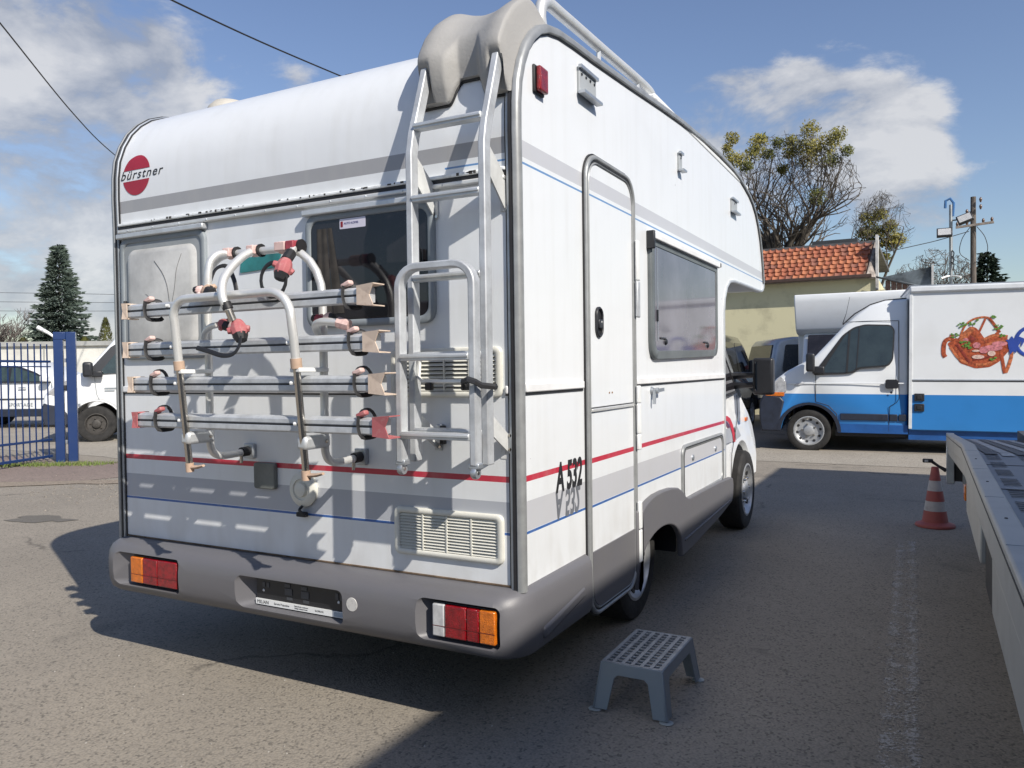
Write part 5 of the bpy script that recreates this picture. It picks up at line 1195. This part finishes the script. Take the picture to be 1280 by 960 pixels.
def gsheet(name, pts, z, m, kind='structure'):
    o = MB().add([(a, b, z) for a, b in pts], [tuple(range(len(pts)))]).build(name, m, smooth=0); o['kind'] = kind; return o
def wob(pts, amp, n=6, seed=1):
    r = random.Random(seed); o = []
    for i, p in enumerate(pts):
        q = pts[(i + 1) % len(pts)]
        for k in range(n): t = k / n; o.append((p[0] + (q[0] - p[0]) * t + r.uniform(-amp, amp), p[1] + (q[1] - p[1]) * t + r.uniform(-amp, amp)))
    return o
gsheet('ground', [(-700, -500), (500, -500), (500, 900), (-700, 900)], 0, asph)
gsheet('pavement_patch', wob([(-12.6, 3.3), (-9.3, 3.1), (-8.3, 3.6), (-7.6, 4.9), (-9.5, 5.3), (-13, 5.0)], .10, 7, 3), .004, redd)
gsheet('dirt_strip', wob([(-9.6, 2.78), (-8.7, 2.95), (-7.3, 4.0), (-7.5, 4.3), (-8.9, 3.25), (-10.5, 3.05)], .06, 6, 5), .008, dirt)
gsheet('concrete_yard', wob([(-30, 6.5), (-10.6, 5.6), (-7.6, 6.0), (-6.0, 9.5), (-6, 22), (-34, 22)], .15, 6, 8), .004, lightc)
gsheet('pavement', wob([(-5.5, 8.9), (8, 9.2), (8, 10.9), (-5.5, 10.6)], .06, 16, 9), .004, lightc)
gsheet('tar_patch', wob([(-6.35, 1.72), (-5.95, 1.75), (-5.75, 2.0), (-6.05, 2.12), (-6.4, 1.95)], .05, 4, 11), .004, patchm)
# loose crumbs of asphalt and pale flecks
def flecks(name, n, region, m, s0, s1, seed, kind='stuff', z=.004, h=.0):
    r = random.Random(seed); mb = MB()
    for _ in range(n):
        x, y = region(r); s = r.uniform(s0, s1) ; k = 5; a0 = r.uniform(0, 6.3)
        ps = [(x + s * r.uniform(.5, 1) * math.cos(a0 + 6.283 * i / k), y + s * r.uniform(.5, 1.0) * math.sin(a0 + 6.283 * i / k)) for i in range(k)]
        if h: mb.add([(a, b, 0) for a, b in ps] + [(x + (a - x) * .6, y + (b - y) * .6, h * r.uniform(.5, 1) * s) for a, b in ps], [tuple(range(5, 10))] + [(i, (i + 1) % 5, 5 + (i + 1) % 5, 5 + i) for i in range(5)])
        else: mb.add([(a, b, z) for a, b in ps], [tuple(range(k))])
    o = mb.build(name, m, smooth=0); o['kind'] = kind; return o
flecks('gravel', 900, lambda r: (r.gauss(-6.9, .9), r.gauss(3.6, .5)), mat('gravel_stone', (.23, .205, .175), .9, 0, .4, 40), .004, .020, 3, h=.7)
flecks('grit', 1500, lambda r: (r.uniform(-5, 1.35), r.uniform(-1.4, 8)), mat('pale_grit', (.36, .34, .31), .9, 0, .4, 40), .0015, .006, 4, h=.8)
def line_mat():
    m = bpy.data.materials.new('worn_line_paint'); m.use_nodes = True; t = m.node_tree; b = t.nodes['Principled BSDF']; lk = t.links.new
    g = t.nodes.new('ShaderNodeTexCoord'); s = t.nodes.new('ShaderNodeSeparateXYZ'); lk(g.outputs['Object'], s.inputs[0])
    def mt(op, a, b_=None):
        n = t.nodes.new('ShaderNodeMath'); n.operation = op
        for i, v in enumerate((a, b_)):
            if v is None: continue
            if isinstance(v, (int, float)): n.inputs[i].default_value = v
            else: lk(v, n.inputs[i])
        return n.outputs[0]
    def ns(sc, det, r_=.6, st=(1, 1, 1)):
        mp = t.nodes.new('ShaderNodeMapping'); mp.inputs['Scale'].default_value = st; lk(g.outputs['Object'], mp.inputs[0])
        n = t.nodes.new('ShaderNodeTexNoise'); n.inputs['Scale'].default_value = sc; n.inputs['Detail'].default_value = det; n.inputs['Roughness'].default_value = r_; lk(mp.outputs[0], n.inputs['Vector']); return n.outputs['Fac']
    ax = mt('ABSOLUTE', s.outputs[0])
    edge = mt('MULTIPLY', mt('SUBTRACT', ax, .042), 26.0)                    # 0 on the middle lane, grows at the rims
    prof = mt('SUBTRACT', .22, mt('ABSOLUTE', mt('SUBTRACT', mt('MULTIPLY', ax, 5.2), .22)))   # paint survives best along both rims
    v = mt('ADD', mt('MULTIPLY', ns(75, 4, .7), 1.0), mt('MULTIPLY', ns(11, 4), .62)); v = mt('ADD', v, mt('MULTIPLY', prof, .45))
    mr = t.nodes.new('ShaderNodeMapRange'); lk(v, mr.inputs[0]); mr.inputs[1].default_value = .89; mr.inputs[2].default_value = .95
    fade = t.nodes.new('ShaderNodeMapRange'); lk(mt('ABSOLUTE', mt('SUBTRACT', s.outputs[0], mt('MULTIPLY', mt('SUBTRACT', ns(9, 3), .5), .03))), fade.inputs[0]); fade.inputs[1].default_value = .072; fade.inputs[2].default_value = .062
    tr = t.nodes.new('ShaderNodeBsdfTransparent'); mx = t.nodes.new('ShaderNodeMixShader'); lk(mt('MULTIPLY', mt('MULTIPLY', mr.outputs[0], fade.outputs[0]), .6), mx.inputs[0]); lk(tr.outputs[0], mx.inputs[1]); lk(b.outputs[0], mx.inputs[2])
    b.inputs['Base Color'].default_value = (.58, .56, .52, 1); b.inputs['Roughness'].default_value = .85; lk(mx.outputs[0], t.nodes['Material Output'].inputs['Surface']); return m
lm = MB().add([(-.09, -1.5, 0), (.09, -1.5, 0), (.09, 4.2, 0), (-.09, 4.2, 0)], [(0, 1, 2, 3)]).build('worn_line_marking', line_mat(), smooth=0); lm['kind'] = 'structure'; lm.location = (1.200, 0, .004); lm.rotation_euler.z = R(.9)
# grass at the foot of the gate
gm = mat('grass_green', (.11, .15, .035), .8, 0, .5, 3, dirt=(.25, .22, .09))
r_ = random.Random(5); mb = MB()
for _ in range(1500):
    t = r_.random(); x = -11.3 + 1.7 * t + r_.gauss(0, .08); y = 4.15 + 1.0 * t + r_.gauss(0, .11) - .12; h = r_.uniform(.015, .07); a = r_.uniform(0, 6.3)
    mb.add([(x - .007 * math.cos(a), y - .007 * math.sin(a), 0), (x + .007 * math.cos(a), y + .007 * math.sin(a), 0), (x + r_.gauss(0, .03), y + r_.gauss(0, .03), h)], [(0, 1, 2)])
g_ = mb.build('grass', gm, smooth=0); tag(g_, 'short grass growing at the foot of the blue gate post', None, None, 'stuff')

# ================================================================ blue gate and fence
blue = mat('blue_gate_paint', (.008, .030, .112), .42, .1, .25, 7, dirt=(.025, .05, .11), coat=.2)
GP = thing('gate_frame', 'double blue steel gate post joined by a top beam, beside the bar fence', 'gate post', (-10.60, 4.98, 0), R(52))
MB().box(-.10, .03, -.07, .07, 0, 1.93).build('post', blue, GP, bevel=.008); MB().box(.072, .205, -.08, .08, 0, 2.02).build('post', blue, GP, bevel=.008)
MB().box(-.10, .0715, -.075, .075, 1.90, 2.018).build('top_beam', blue, GP, bevel=.008)
for z in (.28, 1.10, 1.55): MB().box(.0305, .0715, -.02, .02, z, z + .06).build('hinge', mat('galvanised_hinge', (.30, .32, .35), .5, .6, .2, 20), GP, bevel=.004)
MB().lathe([(.035, 0), (.035, .06)], (.051, -.04, 1.16), (0, 1, 0), 12).build('lock_wheel', black, GP); MB().box(.205, .245, -.03, .03, .85, .90).build('latch', MATS['galvanised_hinge'], GP)
FN = thing('bar_fence', 'blue vertical bar fence leaf reaching out of the left edge', 'fence', (-10.76, 4.90, 0), math.atan2(-1.06, .34))
for z, h in ((1.545, .035), (1.475, .018), (.335, .035), (.075, .04)): MB().box(0, 4.6, -.016, .016, z, z + h).build('rail', blue, FN, bevel=.003)
bar = None
for k in range(36):
    if bar is None: bar = MB().box(-.007, .007, -.007, .007, .06, 1.83).build('bar', blue, FN); bar.location = (.06, 0, 0)
    else: o = bar.copy(); C.objects.link(o); o.location = (.06 + .1255 * k, 0, 0)

# ================================================================ buildings
ymat = mat('yellow_render', (.44, .41, .27), .9, 0, .6, 1.6, bump=.25, bscale=30, dirt=(.30, .275, .19))
wood = mat('weathered_board', (.20, .12, .09), .8, 0, .4, 8, stretch=(6, 6, 1))
woodg = mat('grey_verge_board', (.30, .26, .23), .8, 0, .4, 8)
BD = thing('yellow_building', 'yellow rendered building with an orange clay tile mansard behind the vans', 'building', (0, 20, 0))
MB().box(-9.5, .10, 0, 8, 0, 3.70).build('wall', ymat, BD)
MB().box(-9.5, .0, -.30, .0, 3.60, 3.66).build('soffit', woodg, BD); MB().box(-9.5, .02, -.36, -.26, 3.60, 3.69).build('gutter', mat('brown_gutter', (.08, .05, .04), .5, .3, .2, 6), BD, bevel=.01)
rt = math.atan2(1.0, .92); RL = 1.42
rf = MB().add([(-9.5, -.30, 3.64), (-.10, -.30, 3.64), (.06, .55, 4.60), (-9.5, .55, 4.60), (-9.5, -.24, 3.60), (-.10, -.24, 3.60), (.06, .63, 4.56), (-9.5, .63, 4.56)], [(0, 1, 2, 3), (4, 7, 6, 5), (0, 4, 5, 1), (2, 6, 7, 3), (1, 5, 6, 2), (0, 3, 7, 4)]).build('roof', wood, BD, smooth=0)
tm_ = [mat('clay_tile_%s' % n, c, .85, 0, .35, 9, dirt=d) for n, c, d in (('orange', (.34, .125, .062), (.20, .085, .06)), ('red', (.28, .092, .05), (.16, .065, .045)), ('brown', (.21, .085, .058), (.11, .06, .05)))]
def tile_mesh(i):
    m = MB(); w2, L_ = .175, .175
    xs = [0, .043, .086, .129, .171]; hh = [.040, .014, .008, .018, .052]
    v = [(x, 0, h) for x, h in zip(xs, hh)] + [(x, L_, h - .030) for x, h in zip(xs, hh)] + [(x, 0, h - .045) for x, h in zip(xs, hh)]
    f = [(j, j + 1, 6 + j, 5 + j) for j in range(4)] + [(10 + j, 11 + j, j + 1, j) for j in range(4)]
    o = m.add(v, f).build('roof_tile', tm_[i], rf, smooth=40); return o
slope = Vector((0, .85, .96)).normalized(); nrmv = Vector((0, -.96, .85)).normalized()
protos = [tile_mesh(i) for i in range(3)]; used = [False] * 3
rnd = random.Random(12); rows = 8; pitch_ = Vector((0, .85, .96)).length / rows
for r in range(rows):
    for c in range(36):
        x = -.12 + .13 * (r / rows) - .175 * (c + 1) - (.0 if r % 2 else .04); i = rnd.choice((0, 0, 1, 1, 2))
        if not used[i]: o = protos[i]; used[i] = True
        else: o = protos[i].copy(); C.objects.link(o)
        b0 = Vector((x, -.32, 3.655)) + slope * (r * pitch_) + nrmv * (.012 + rnd.uniform(0, .008))
        X = Vector((1, rnd.uniform(-.03, .03), rnd.uniform(-.02, .02))).normalized(); Z = nrmv.copy(); Y = Z.cross(X).normalized(); Z = X.cross(Y)
        mm = Matrix((X, Y, Z)).transposed().to_4x4() @ Matrix.Diagonal((1, pitch_ / .160, 1, 1)); mm.translation = b0
        o.matrix_local = mm
MB().add([(-.11, -.36, 3.62), (.10, -.10, 3.62), (.16, .55, 4.66), (.06, .55, 4.66), (-.11, -.30, 3.58), (.10, -.02, 3.58), (.16, .63, 4.62), (.06, .63, 4.62)], [(0, 1, 2, 3), (4, 7, 6, 5), (0, 4, 5, 1), (2, 6, 7, 3), (1, 5, 6, 2), (0, 3, 7, 4)]).build('verge_board', woodg, BD, smooth=0)
MB().box(.10, .16, -.06, .30, 3.30, 4.72).build('corner_board', mat('white_board', (.55, .54, .52), .7, 0, .3, 5), BD)
MB().box(-9.5, .12, .50, 7.8, 4.56, 4.66).build('flat_roof', mat('roof_felt', (.10, .10, .105), .8, 0, .3, 3), BD)
MB().box(-1.55, -.40, .8, 1.6, 4.66, 4.80).build('roof_hatch', mat('hatch_felt', (.035, .04, .045), .7, 0, .3, 3), BD)
AX = thing('low_annex', 'low yellow annex with brown fascia boards and a slate panel beside the tiled roof', 'building', (.18, 19.6, 0))
MB().box(0, 6, .5, 6, 0, 3.30).build('wall', ymat, AX)
for k in range(7): MB().add([(.16 + .13 * k, .1, 3.50 - .035 * k), (.275 + .13 * k, .1, 3.475 - .035 * k), (.275 + .13 * k, .14, 3.22 - .035 * k), (.16 + .13 * k, .14, 3.25 - .035 * k), (.16 + .13 * k, .16, 3.50 - .035 * k), (.275 + .13 * k, .16, 3.475 - .035 * k), (.275 + .13 * k, .2, 3.22 - .035 * k), (.16 + .13 * k, .2, 3.25 - .035 * k)], [(0, 1, 2, 3), (7, 6, 5, 4), (0, 4, 5, 1), (1, 5, 6, 2), (2, 6, 7, 3), (3, 7, 4, 0)]).build('fascia_board', wood, AX, smooth=0)
MB().box(-.06, .12, -.10, .5, 3.10, 3.20).box(.0, .08, .0, .1, 2.6, 3.1).build('downpipe', MATS['brown_gutter'], AX)
MB().bar((-.05, .12, 3.60), (1.25, .12, 3.18), .22, .03).build('fascia_cap', MATS['hatch_felt'], AX)
MB().add([(.05, .5, 3.62), (1.20, .5, 3.82), (1.20, .6, 3.30), (.6, .5, 3.30), (.05, .56, 3.62), (1.20, .56, 3.82), (1.20, .66, 3.30), (.6, .56, 3.30)], [(0, 1, 2, 3), (7, 6, 5, 4), (0, 4, 5, 1), (1, 5, 6, 2), (2, 6, 7, 3), (3, 7, 4, 0)]).build('slate_panel', mat('slate_sheet', (.17, .20, .22), .5, .1, .6, 2.2), AX, smooth=0)
MB().box(1.20, 1.25, .45, .55, 3.2, 3.86).build('panel_post', MATS['white_board'], AX)
wwall = mat('white_hall_sheet', (.62, .61, .56), .7, 0, .2, .8)
WH = thing('white_hall', 'long low white building behind the parked cars at the left', 'building', (-29.8, 16.3, 0), R(30))
MB().box(-14, 10, 0, 6, 0, 2.55).build('wall', wwall, WH); MB().box(-14.1, 10.1, -.12, 6.1, 2.5, 2.68).build('roof_edge', mat('grey_flashing', (.42, .42, .40), .5, .2, .2, 2), WH)
MB().box(-14, 10, -.02, 0, 1.02, 1.25).build('white_band', mat('band_white', (.7, .7, .67), .6, 0, .1), WH)
for k in range(9): MB().box(-13 + 2.6 * k, -12.95 + 2.6 * k, -.03, -.0, .0, 2.5).build('panel_joint', MATS['grey_flashing'], WH)
wareh = thing('warehouse', 'pale warehouse wall right of the flatbed throwing its shadow over the yard', 'building', (4.85, 0, 0))
MB().box(0, 9, -26, 5.80, 0, 4.52).build('wall', mat('warehouse_render', (.58, .57, .54), .9, 0, .15, .7), wareh)
MB().box(-.02, 9, -26.02, 5.82, 4.52, 4.60).build('roof_edge', MATS['grey_flashing'], wareh)
for k in range(5): 
    MB().box(-.03, .02, -20 + 4.6 * k, -18 + 4.6 * k, 1.2, 2.6).build('window', glassdark, wareh)

# ================================================================ poles, lamps and cables
UP = thing('utility_pole', 'wooden utility pole with a crossarm and insulators behind the food truck', 'utility pole', (2.74, 30, 0))
MB().tube([(0, 0, 0), (0, 0, 7.28)], [.11, .085], 10).build('pole', mat('pole_wood', (.13, .11, .095), .9, 0, .35, 3, stretch=(8, 8, 1)), UP)
MB().bar((-.55, -.15, 6.22), (.62, -.15, 6.30), .07, .08).build('crossarm', woodg, UP)
for x, z in ((-.5, 6.30), (-.2, 6.32), (.3, 6.35), (.56, 6.37), (-.2, 6.72), (.22, 7.1), (.22, 6.85)):
    MB().lathe([(.02, -.06), (.04, 0), (.05, .05), (.03, .10), (.01, .12)], (x, -.15, z), (0, 0, 1), 8).build('insulator', mat('insulator_brown', (.12, .07, .05), .3, 0, .1), UP)
for s in (-1, 1): MB().tube(smooth_path([(s * .1, -.15, 6.2), (s * .35, -.15, 5.8), (s * .42, -.15, 5.3), (s * .12, -.15, 5.0)], 5), .012, 4).build('drop_cable', black, UP)
MS = thing('lamp_mast', 'slim metal mast carrying two floodlights and two white cameras', 'lamp mast', (2.02, 29, 0))
MB().tube([(0, 0, 0), (0, 0, 6.9)], .055, 8).build('mast', mat('mast_grey', (.35, .37, .38), .5, .5, .2, 4), MS)
MB().tube([(.06, 0, 6.5), (.09, 0, 6.95), (-.02, 0, 7.12), (-.16, 0, 7.05), (-.17, 0, 6.8)], .045, 6).build('blue_hose', mat('hose_blue', (.05, .15, .35), .5), MS)
for x, z, a in ((-.20, 5.92, 0), (.42, 6.35, -20)):
    fl = MB().box(-.24, .24, -.08, .05, -.16, .16, Matrix.Translation((x, -.12, z)) @ Matrix.Rotation(R(a), 4, 'Y') @ Matrix.Rotation(R(-20), 4, 'X')).build('floodlight', blackp, MS, bevel=.015)
    MB().box(-.20, .20, -.095, -.082, -.12, .12, Matrix.Translation((x, -.12, z)) @ Matrix.Rotation(R(a), 4, 'Y') @ Matrix.Rotation(R(-20), 4, 'X')).build('floodlight_glass', lampclear, fl)
    MB().bar((0, 0, z), (x, -.08, z), .04, .04).build('bracket', blackp, MS)
for k in range(3): MB().tube(smooth_path([(.02 * k, -.05, 4.9 + .2 * k), (.09, -.09, 4.8 + .2 * k), (.05, -.10, 4.6 + .2 * k)], 4), .02, 5).build('cable_coil', black, MS)
for s in (-1, 1): MB().tube([(0, 0, 4.42), (s * .14, -.1, 4.40), (s * .30, -.2, 4.33)], [.025, .03, .04], 8).build('camera', white, MS)
def cable(name, label, pts, r, grp=None):
    o = MB().tube(smooth_path(pts, 8), r, 5, cap_=True).build(name, black, smooth=60); tag(o, label, 'cable', grp); return o
cable('overhead_cable', 'black overhead cable sagging steeply across the clouds at the far left', [(-9.8, 1.5, 8.45), (-12.1, 3.92, 8.13), (-14.42, 6.33, 8.12), (-18.0, 10.1, 8.02), (-21.62, 13.83, 8.33), (-30, 22.5, 9.6)], .016)
cable('overhead_cable', 'black overhead cable slanting down to the roof edge in the blue sky', [(-8.45, 1.5, 6.95), (-8.89, 5.85, 7.05), (-9.32, 10.15, 7.40), (-10.2, 18, 8.3)], .015)
cable('service_cable', 'thin cable running from the utility pole to the left over the roofs', [(2.6, 29.9, 6.05), (1.2, 28.5, 5.55), (-.6, 27, 5.15), (-3.4, 25.2, 5.1), (-8, 24, 5.5)], .014)
for k, (z, dz) in enumerate(((7.4, .6), (8.3, .4), (9.2, .1))):
    cable('far_power_line', ['lowest of the three faint far power lines behind the spruce', 'middle of the three faint far power lines behind the spruce', 'topmost of the three faint far power lines behind the spruce'][k], [(-150, 40, z * 1.55), (-110, 66, z * 1.42), (-85, 84, z * 1.42 + dz), (-40, 120, z * 1.9)], .03, 'far power lines behind the spruce')
SLm = thing('street_lamp', 'white street lamp head peeking over the fence beside the gate post', 'street lamp', (-23.2, 12.85, 0))
MB().tube([(0, 0, 0), (0, 0, 2.3), (-.12, -.06, 2.50)], .035, 8).build('pole', alu_dull, SLm); MB().tube([(-.10, -.05, 2.50), (-.30, -.16, 2.68), (-.62, -.33, 2.88)], [.03, .05, .07], 8).build('lamp_head', white, SLm, smooth=60)

# ================================================================ trees
bark = mat('dark_bark', (.105, .088, .070), .9, 0, .4, 5)
bark2 = mat('grey_bark', (.13, .11, .095), .9, 0, .4, 5)
mist = [mat('mistletoe_%d' % i, c, .8, 0, .4, 2) for i, c in enumerate(((.16, .15, .028), (.10, .11, .022), (.22, .195, .04)))]
def bare_tree(name, label, loc, height, trunk_r, seed, levels, spread, bm_, nlimbs=5, fork=.16, balls=(), up_=.35, twig=.006, group=None, env=None):
    T = thing(name, label, 'tree', loc, 0, group); r = random.Random(seed)
    limbs = MB(); twigs = MB(); tips = []
    def inside(q): return env is None or ((q.x - env[0]) / env[3]) ** 2 + ((q.y - env[1]) / env[4]) ** 2 + (max(0, q.z - env[2]) / env[5]) ** 2 < 1
    def grow(p, d, L_, rad, lv, mb):
        if not inside(p): return
        n = 4 if lv < 3 else 3; pts = [p]; rs = [rad]; q = p.copy(); dd = d.copy()
        for i in range(n):
            dd = (dd + Vector((r.gauss(0, .19), r.gauss(0, .19), r.gauss(.03, .12) + up_ * .12))).normalized(); q2_ = q + dd * L_ / n
            if not inside(q2_) and lv > 1: dd = (dd * .3 + Vector((env[0] - q.x, env[1] - q.y, env[2] - q.z)).normalized() * .5 + Vector((r.gauss(0, .5), r.gauss(0, .5), r.gauss(0, .3)))).normalized(); q2_ = q + dd * L_ / n * .5
            q = q2_; pts.append(q.copy()); rs.append(rad * (1 - .55 * (i + 1) / n))
        (limbs if lv < 3 else twigs).tube(pts, rs, 6 if lv < 2 else (4 if lv < 4 else 3), cap_=False)
        if lv >= levels: tips.append(q); return
        n = len(pts) - 1; kids = r.randint(3, 4) if lv < 3 else (r.randint(2, 4) if env is None else r.randint(2, 3))
        for c in range(kids):
            i = r.randint(max(1, n - 3), n); az_ = r.uniform(0, 6.283); tilt = r.uniform(.35, .85) * spread
            ax = dd.orthogonal().normalized(); ax.rotate(Matrix.Rotation(az_, 3, dd)); nd = (dd * math.cos(tilt) + ax * math.sin(tilt)).normalized(); nd = (nd + Vector((0, 0, up_ * .3))).normalized()
            grow(pts[i], nd, L_ * r.uniform(.60, .80), max(twig, rs[i] * r.uniform(.5, .7)), lv + 1, mb)
    base = Vector((0, 0, 0)); h0 = height * fork
    MB().tube([(0, 0, -.1), (0, 0, h0 * .6), (0, 0, h0 * 1.1)], [trunk_r * 1.15, trunk_r, trunk_r * .9], 10).build('trunk', bm_, T, smooth=60)
    for k in range(nlimbs):
        a = 6.283 * k / nlimbs + r.uniform(-.3, .3); tl = r.uniform(.12, .62) * spread
        grow(Vector((0, 0, h0)), Vector((math.cos(a) * math.sin(tl), math.sin(a) * math.sin(tl), math.cos(tl))), height * r.uniform(.30, .38), trunk_r * r.uniform(.45, .6), 1, limbs)
    limbs.build('limbs', bm_, T, smooth=60); o = twigs.build('crown', bm_, T, smooth=0)
    for (x, y, z, s) in balls:
        m = MB(); n = int(420 * s / .5)
        for _ in range(n):
            v = Vector((r.gauss(0, 1), r.gauss(0, 1), r.gauss(0, 1))).normalized() * s * (r.random() ** .45) * r.uniform(.8, 1.12); c = Vector((x, y, z)) + Vector((v.x, v.y, v.z * .85))
            u = Vector((r.gauss(0, 1), r.gauss(0, 1), r.gauss(0, 1))).normalized(); w_ = u.orthogonal().normalized(); l = r.uniform(.05, .10)
            m.add([c - w_ * l * .35, c + u * l, c + w_ * l * .35, c - u * l * .6], [(0, 1, 2, 3)])
        m.build('mistletoe_ball', r.choice(mist), T, smooth=0)['kind'] = 'stuff'
    return T
rb = random.Random(3)
BALLS = [(-1.77, 11.04, .26), (-.8, 10.86, .36), (-.87, 10.38, .33), (.01, 10.71, .25), (.54, 10.74, .23), (1.39, 10.89, .33), (2.41, 10.51, .3), (2.66, 10.1, .23), (2.03, 10.32, .43), (1.52, 10.19, .36), (2.03, 9.84, .33),
         (1.0, 10.39, .33), (1.13, 9.96, .36), (.48, 10.19, .26), (-.39, 10.31, .23), (-1.43, 10.03, .36), (-1.99, 10.38, .3), (.14, 9.68, .23), (1.51, 8.27, .36), (-.73, 11.06, .23), (-2.13, 10.83, .2), (-1.15, 9.71, .23), (-2.3, 10.0, .35), (-2.2, 9.4, .3)]
big_balls = [(x, rb.uniform(-1.8, -.4), z, s * 1.3) for x, z, s in BALLS]
bare_tree('bare_tree', 'large leafless tree full of round mistletoe balls above the tiled roof', (-4.25, 33, 0), 9.4, .40, 23, 5, .92, bark, 10, .46, big_balls, .30, .014, None, (.25, 0, 8.5, 2.95, 2.6, 2.95))
bare_tree('small_tree', 'smaller tree with a thick mistletoe clump behind the roof verge', (-.35, 29, 0), 6.6, .10, 5, 5, .8, bark, 3, .55, [(-.27, 0, 6.66, .38), (.11, .1, 6.8, .35), (.42, 0, 6.29, .36), (.70, 0, 5.87, .32), (-.11, .1, 6.17, .42), (-.42, 0, 6.13, .34), (.30, 0, 5.24, .22), (.16, .1, 5.91, .38), (.50, .1, 5.75, .38), (-.2, .1, 5.7, .35)], .5, .007, None, (.1, 0, 5.8, 1.2, 1.0, 1.9))
bare_tree('bare_shrub_tree', 'small grey leafless tree between the mistletoe tree and the lamp mast', (1.6, 34, 0), 5.4, .10, 14, 5, 1.0, bark2, 6, .40, [], .4, .012, None, (0, 0, 4.2, 1.7, 1.5, 1.9))
bare_tree('bare_shrub_tree', 'low leafless tree tight against the lamp mast', (.9, 38, 0), 5.6, .10, 41, 6, 1.0, bark2, 6, .35, [], .4, .012, None, (0, 0, 4.0, 1.6, 1.5, 2.1))
for i, (x, y, h) in enumerate(((-50.5, 20.8, 6.2), (-47.2, 23.2, 5.6), (-54.5, 19.5, 6.6))):
    bare_tree('bare_bush', ['dense grey leafless bush at the left edge behind the white hall', 'grey leafless bush touching the left side of the spruce', 'grey leafless bush farthest left behind the fence'][i], (x, y, 0), h, .14, 60 + i, 6, 1.0, mat('twig_grey', (.16, .135, .125), .9, 0, .3, 4), 9, .12, [], .5, .016)
sprm = mat('spruce_needles', (.075, .10, .080), .85, 0, .8, 1.5, dirt=(.13, .16, .14))
sprd = mat('fir_dark_needles', (.022, .042, .022), .85, 0, .5, 1.5)
def conifer(name, label, loc, H, Rb, m_, seed, layers=30, nb=16, z0=.8, needle=.20):
    T = thing(name, label, 'tree', loc); r = random.Random(seed)
    MB().tube([(0, 0, 0), (0, 0, H * .97)], [H * .022, .01], 8).build('trunk', bark, T)
    cr = MB()
    for i in range(layers):
        t = i / (layers - 1); z = z0 + (H - z0) * t ** .92; rad = Rb * (1 - t) ** .82 + .06
        for k in range(max(6, int(nb * (1 - t * .55)))):
            a = r.uniform(0, 6.283); L_ = rad * r.choice((r.uniform(.55, .9), r.uniform(.85, 1.05), r.uniform(1.0, 1.32))); d = Vector((math.cos(a), math.sin(a), 0)); sd_ = Vector((-d.y, d.x, 0))
            steps = max(3, int(L_ / .22)); pz = z + r.uniform(-.12, .12)
            for s in range(1, steps + 1):
                u = s / steps; p = d * L_ * u; zz_ = pz - .34 * L_ * u + .20 * L_ * u * u
                wd = needle * (1.25 - .6 * u)
                for q in range(4):
                    off = sd_ * r.uniform(-1, 1) * wd * 1.1; c = Vector((p.x, p.y, zz_)) + off + Vector((0, 0, r.uniform(-.08, .03)))
                    tip = c + d * needle * r.uniform(.5, 1.1) + off * .5 + Vector((0, 0, r.uniform(-.10, .05))); w_ = sd_ * needle * .16
                    cr.add([c - w_, c + w_, tip + Vector((0, 0, -.02)), c + Vector((0, 0, -needle * r.uniform(.2, .5)))], [(0, 1, 2), (0, 2, 3)])
    cr.build('crown', m_, T, smooth=0); return T
conifer('spruce', 'tall blue-grey spruce standing behind the white hall', (-42.85, 25.2, 0), 8.75, 1.95, sprm, 3, 34, 26, 1.2, .30)
conifer('dark_fir', 'dark fir tip showing above the food truck roof by the utility pole', (3.75, 40, 0), 6.4, 1.5, sprd, 9, 24, 20, 2.0, .26)
def thuja(name, label, loc, H, Rb, m_, seed):
    T = thing(name, label, 'shrub', loc); r = random.Random(seed); m = MB()
    for _ in range(2600):
        t = r.random(); rad = Rb * math.sin(min(1, (t * .93 + .07)) * math.pi) ** .5 * (1 - .35 * t); a = r.uniform(0, 6.283); q = r.uniform(.7, 1.05)
        c = Vector((math.cos(a) * rad * q, math.sin(a) * rad * q, H * t)); l = r.uniform(.06, .16); u = Vector((math.cos(a) * .4, math.sin(a) * .4, 1)).normalized(); w_ = Vector((-math.sin(a), math.cos(a), 0)) * l * .3
        m.add([c - w_, c + w_, c + u * l], [(0, 1, 2)])
    MB().tube([(0, 0, 0), (0, 0, H * .8)], [.08, .02], 6).build('trunk', bark, T); m.build('crown', m_, T, smooth=0)
thm = mat('thuja_green', (.10, .105, .025), .85, 0, .5, 2)
thuja('thuja', 'small rounded olive thuja between the spruce and the camper', (-40.4, 26.3, 0), 4.55, .60, thm, 2)
thuja('thuja', 'low olive shrub at the right foot of the spruce', (-41.3, 25.6, 0), 3.45, .85, thm, 5)
thuja('thuja', 'low yellow-green shrub at the left foot of the spruce', (-45.3, 24.5, 0), 3.5, .9, thm, 6)
# far belt of bare woods closing the horizon
r_ = random.Random(17); mb = MB()
for _ in range(5200):
    a = R(r_.uniform(-75, 75)) ; d = r_.uniform(150, 210); x = 1.3 + math.sin(a) * d; y = -2.4 + math.cos(a) * d; h = 5.2 + 1.6 * math.sin(a * 31) + 1.2 * math.sin(a * 83 + 1) + r_.uniform(-1, 1); z = r_.uniform(0, 1) ** .7 * h
    w_ = Vector((math.cos(a), -math.sin(a), 0)) * r_.uniform(.3, .9); m_ = r_.uniform(-.6, .6)
    mb.add([(x - w_.x, y - w_.y, z * .8), (x + w_.x, y + w_.y, z * .8), (x + m_, y, z + r_.uniform(.4, 1.4))], [(0, 1, 2)])
fw = mb.build('far_woods', mat('far_woods_brown', (.12, .11, .10), .9, 0, .3, .05), smooth=0); tag(fw, 'distant belt of bare woods along the horizon', None, None, 'stuff')
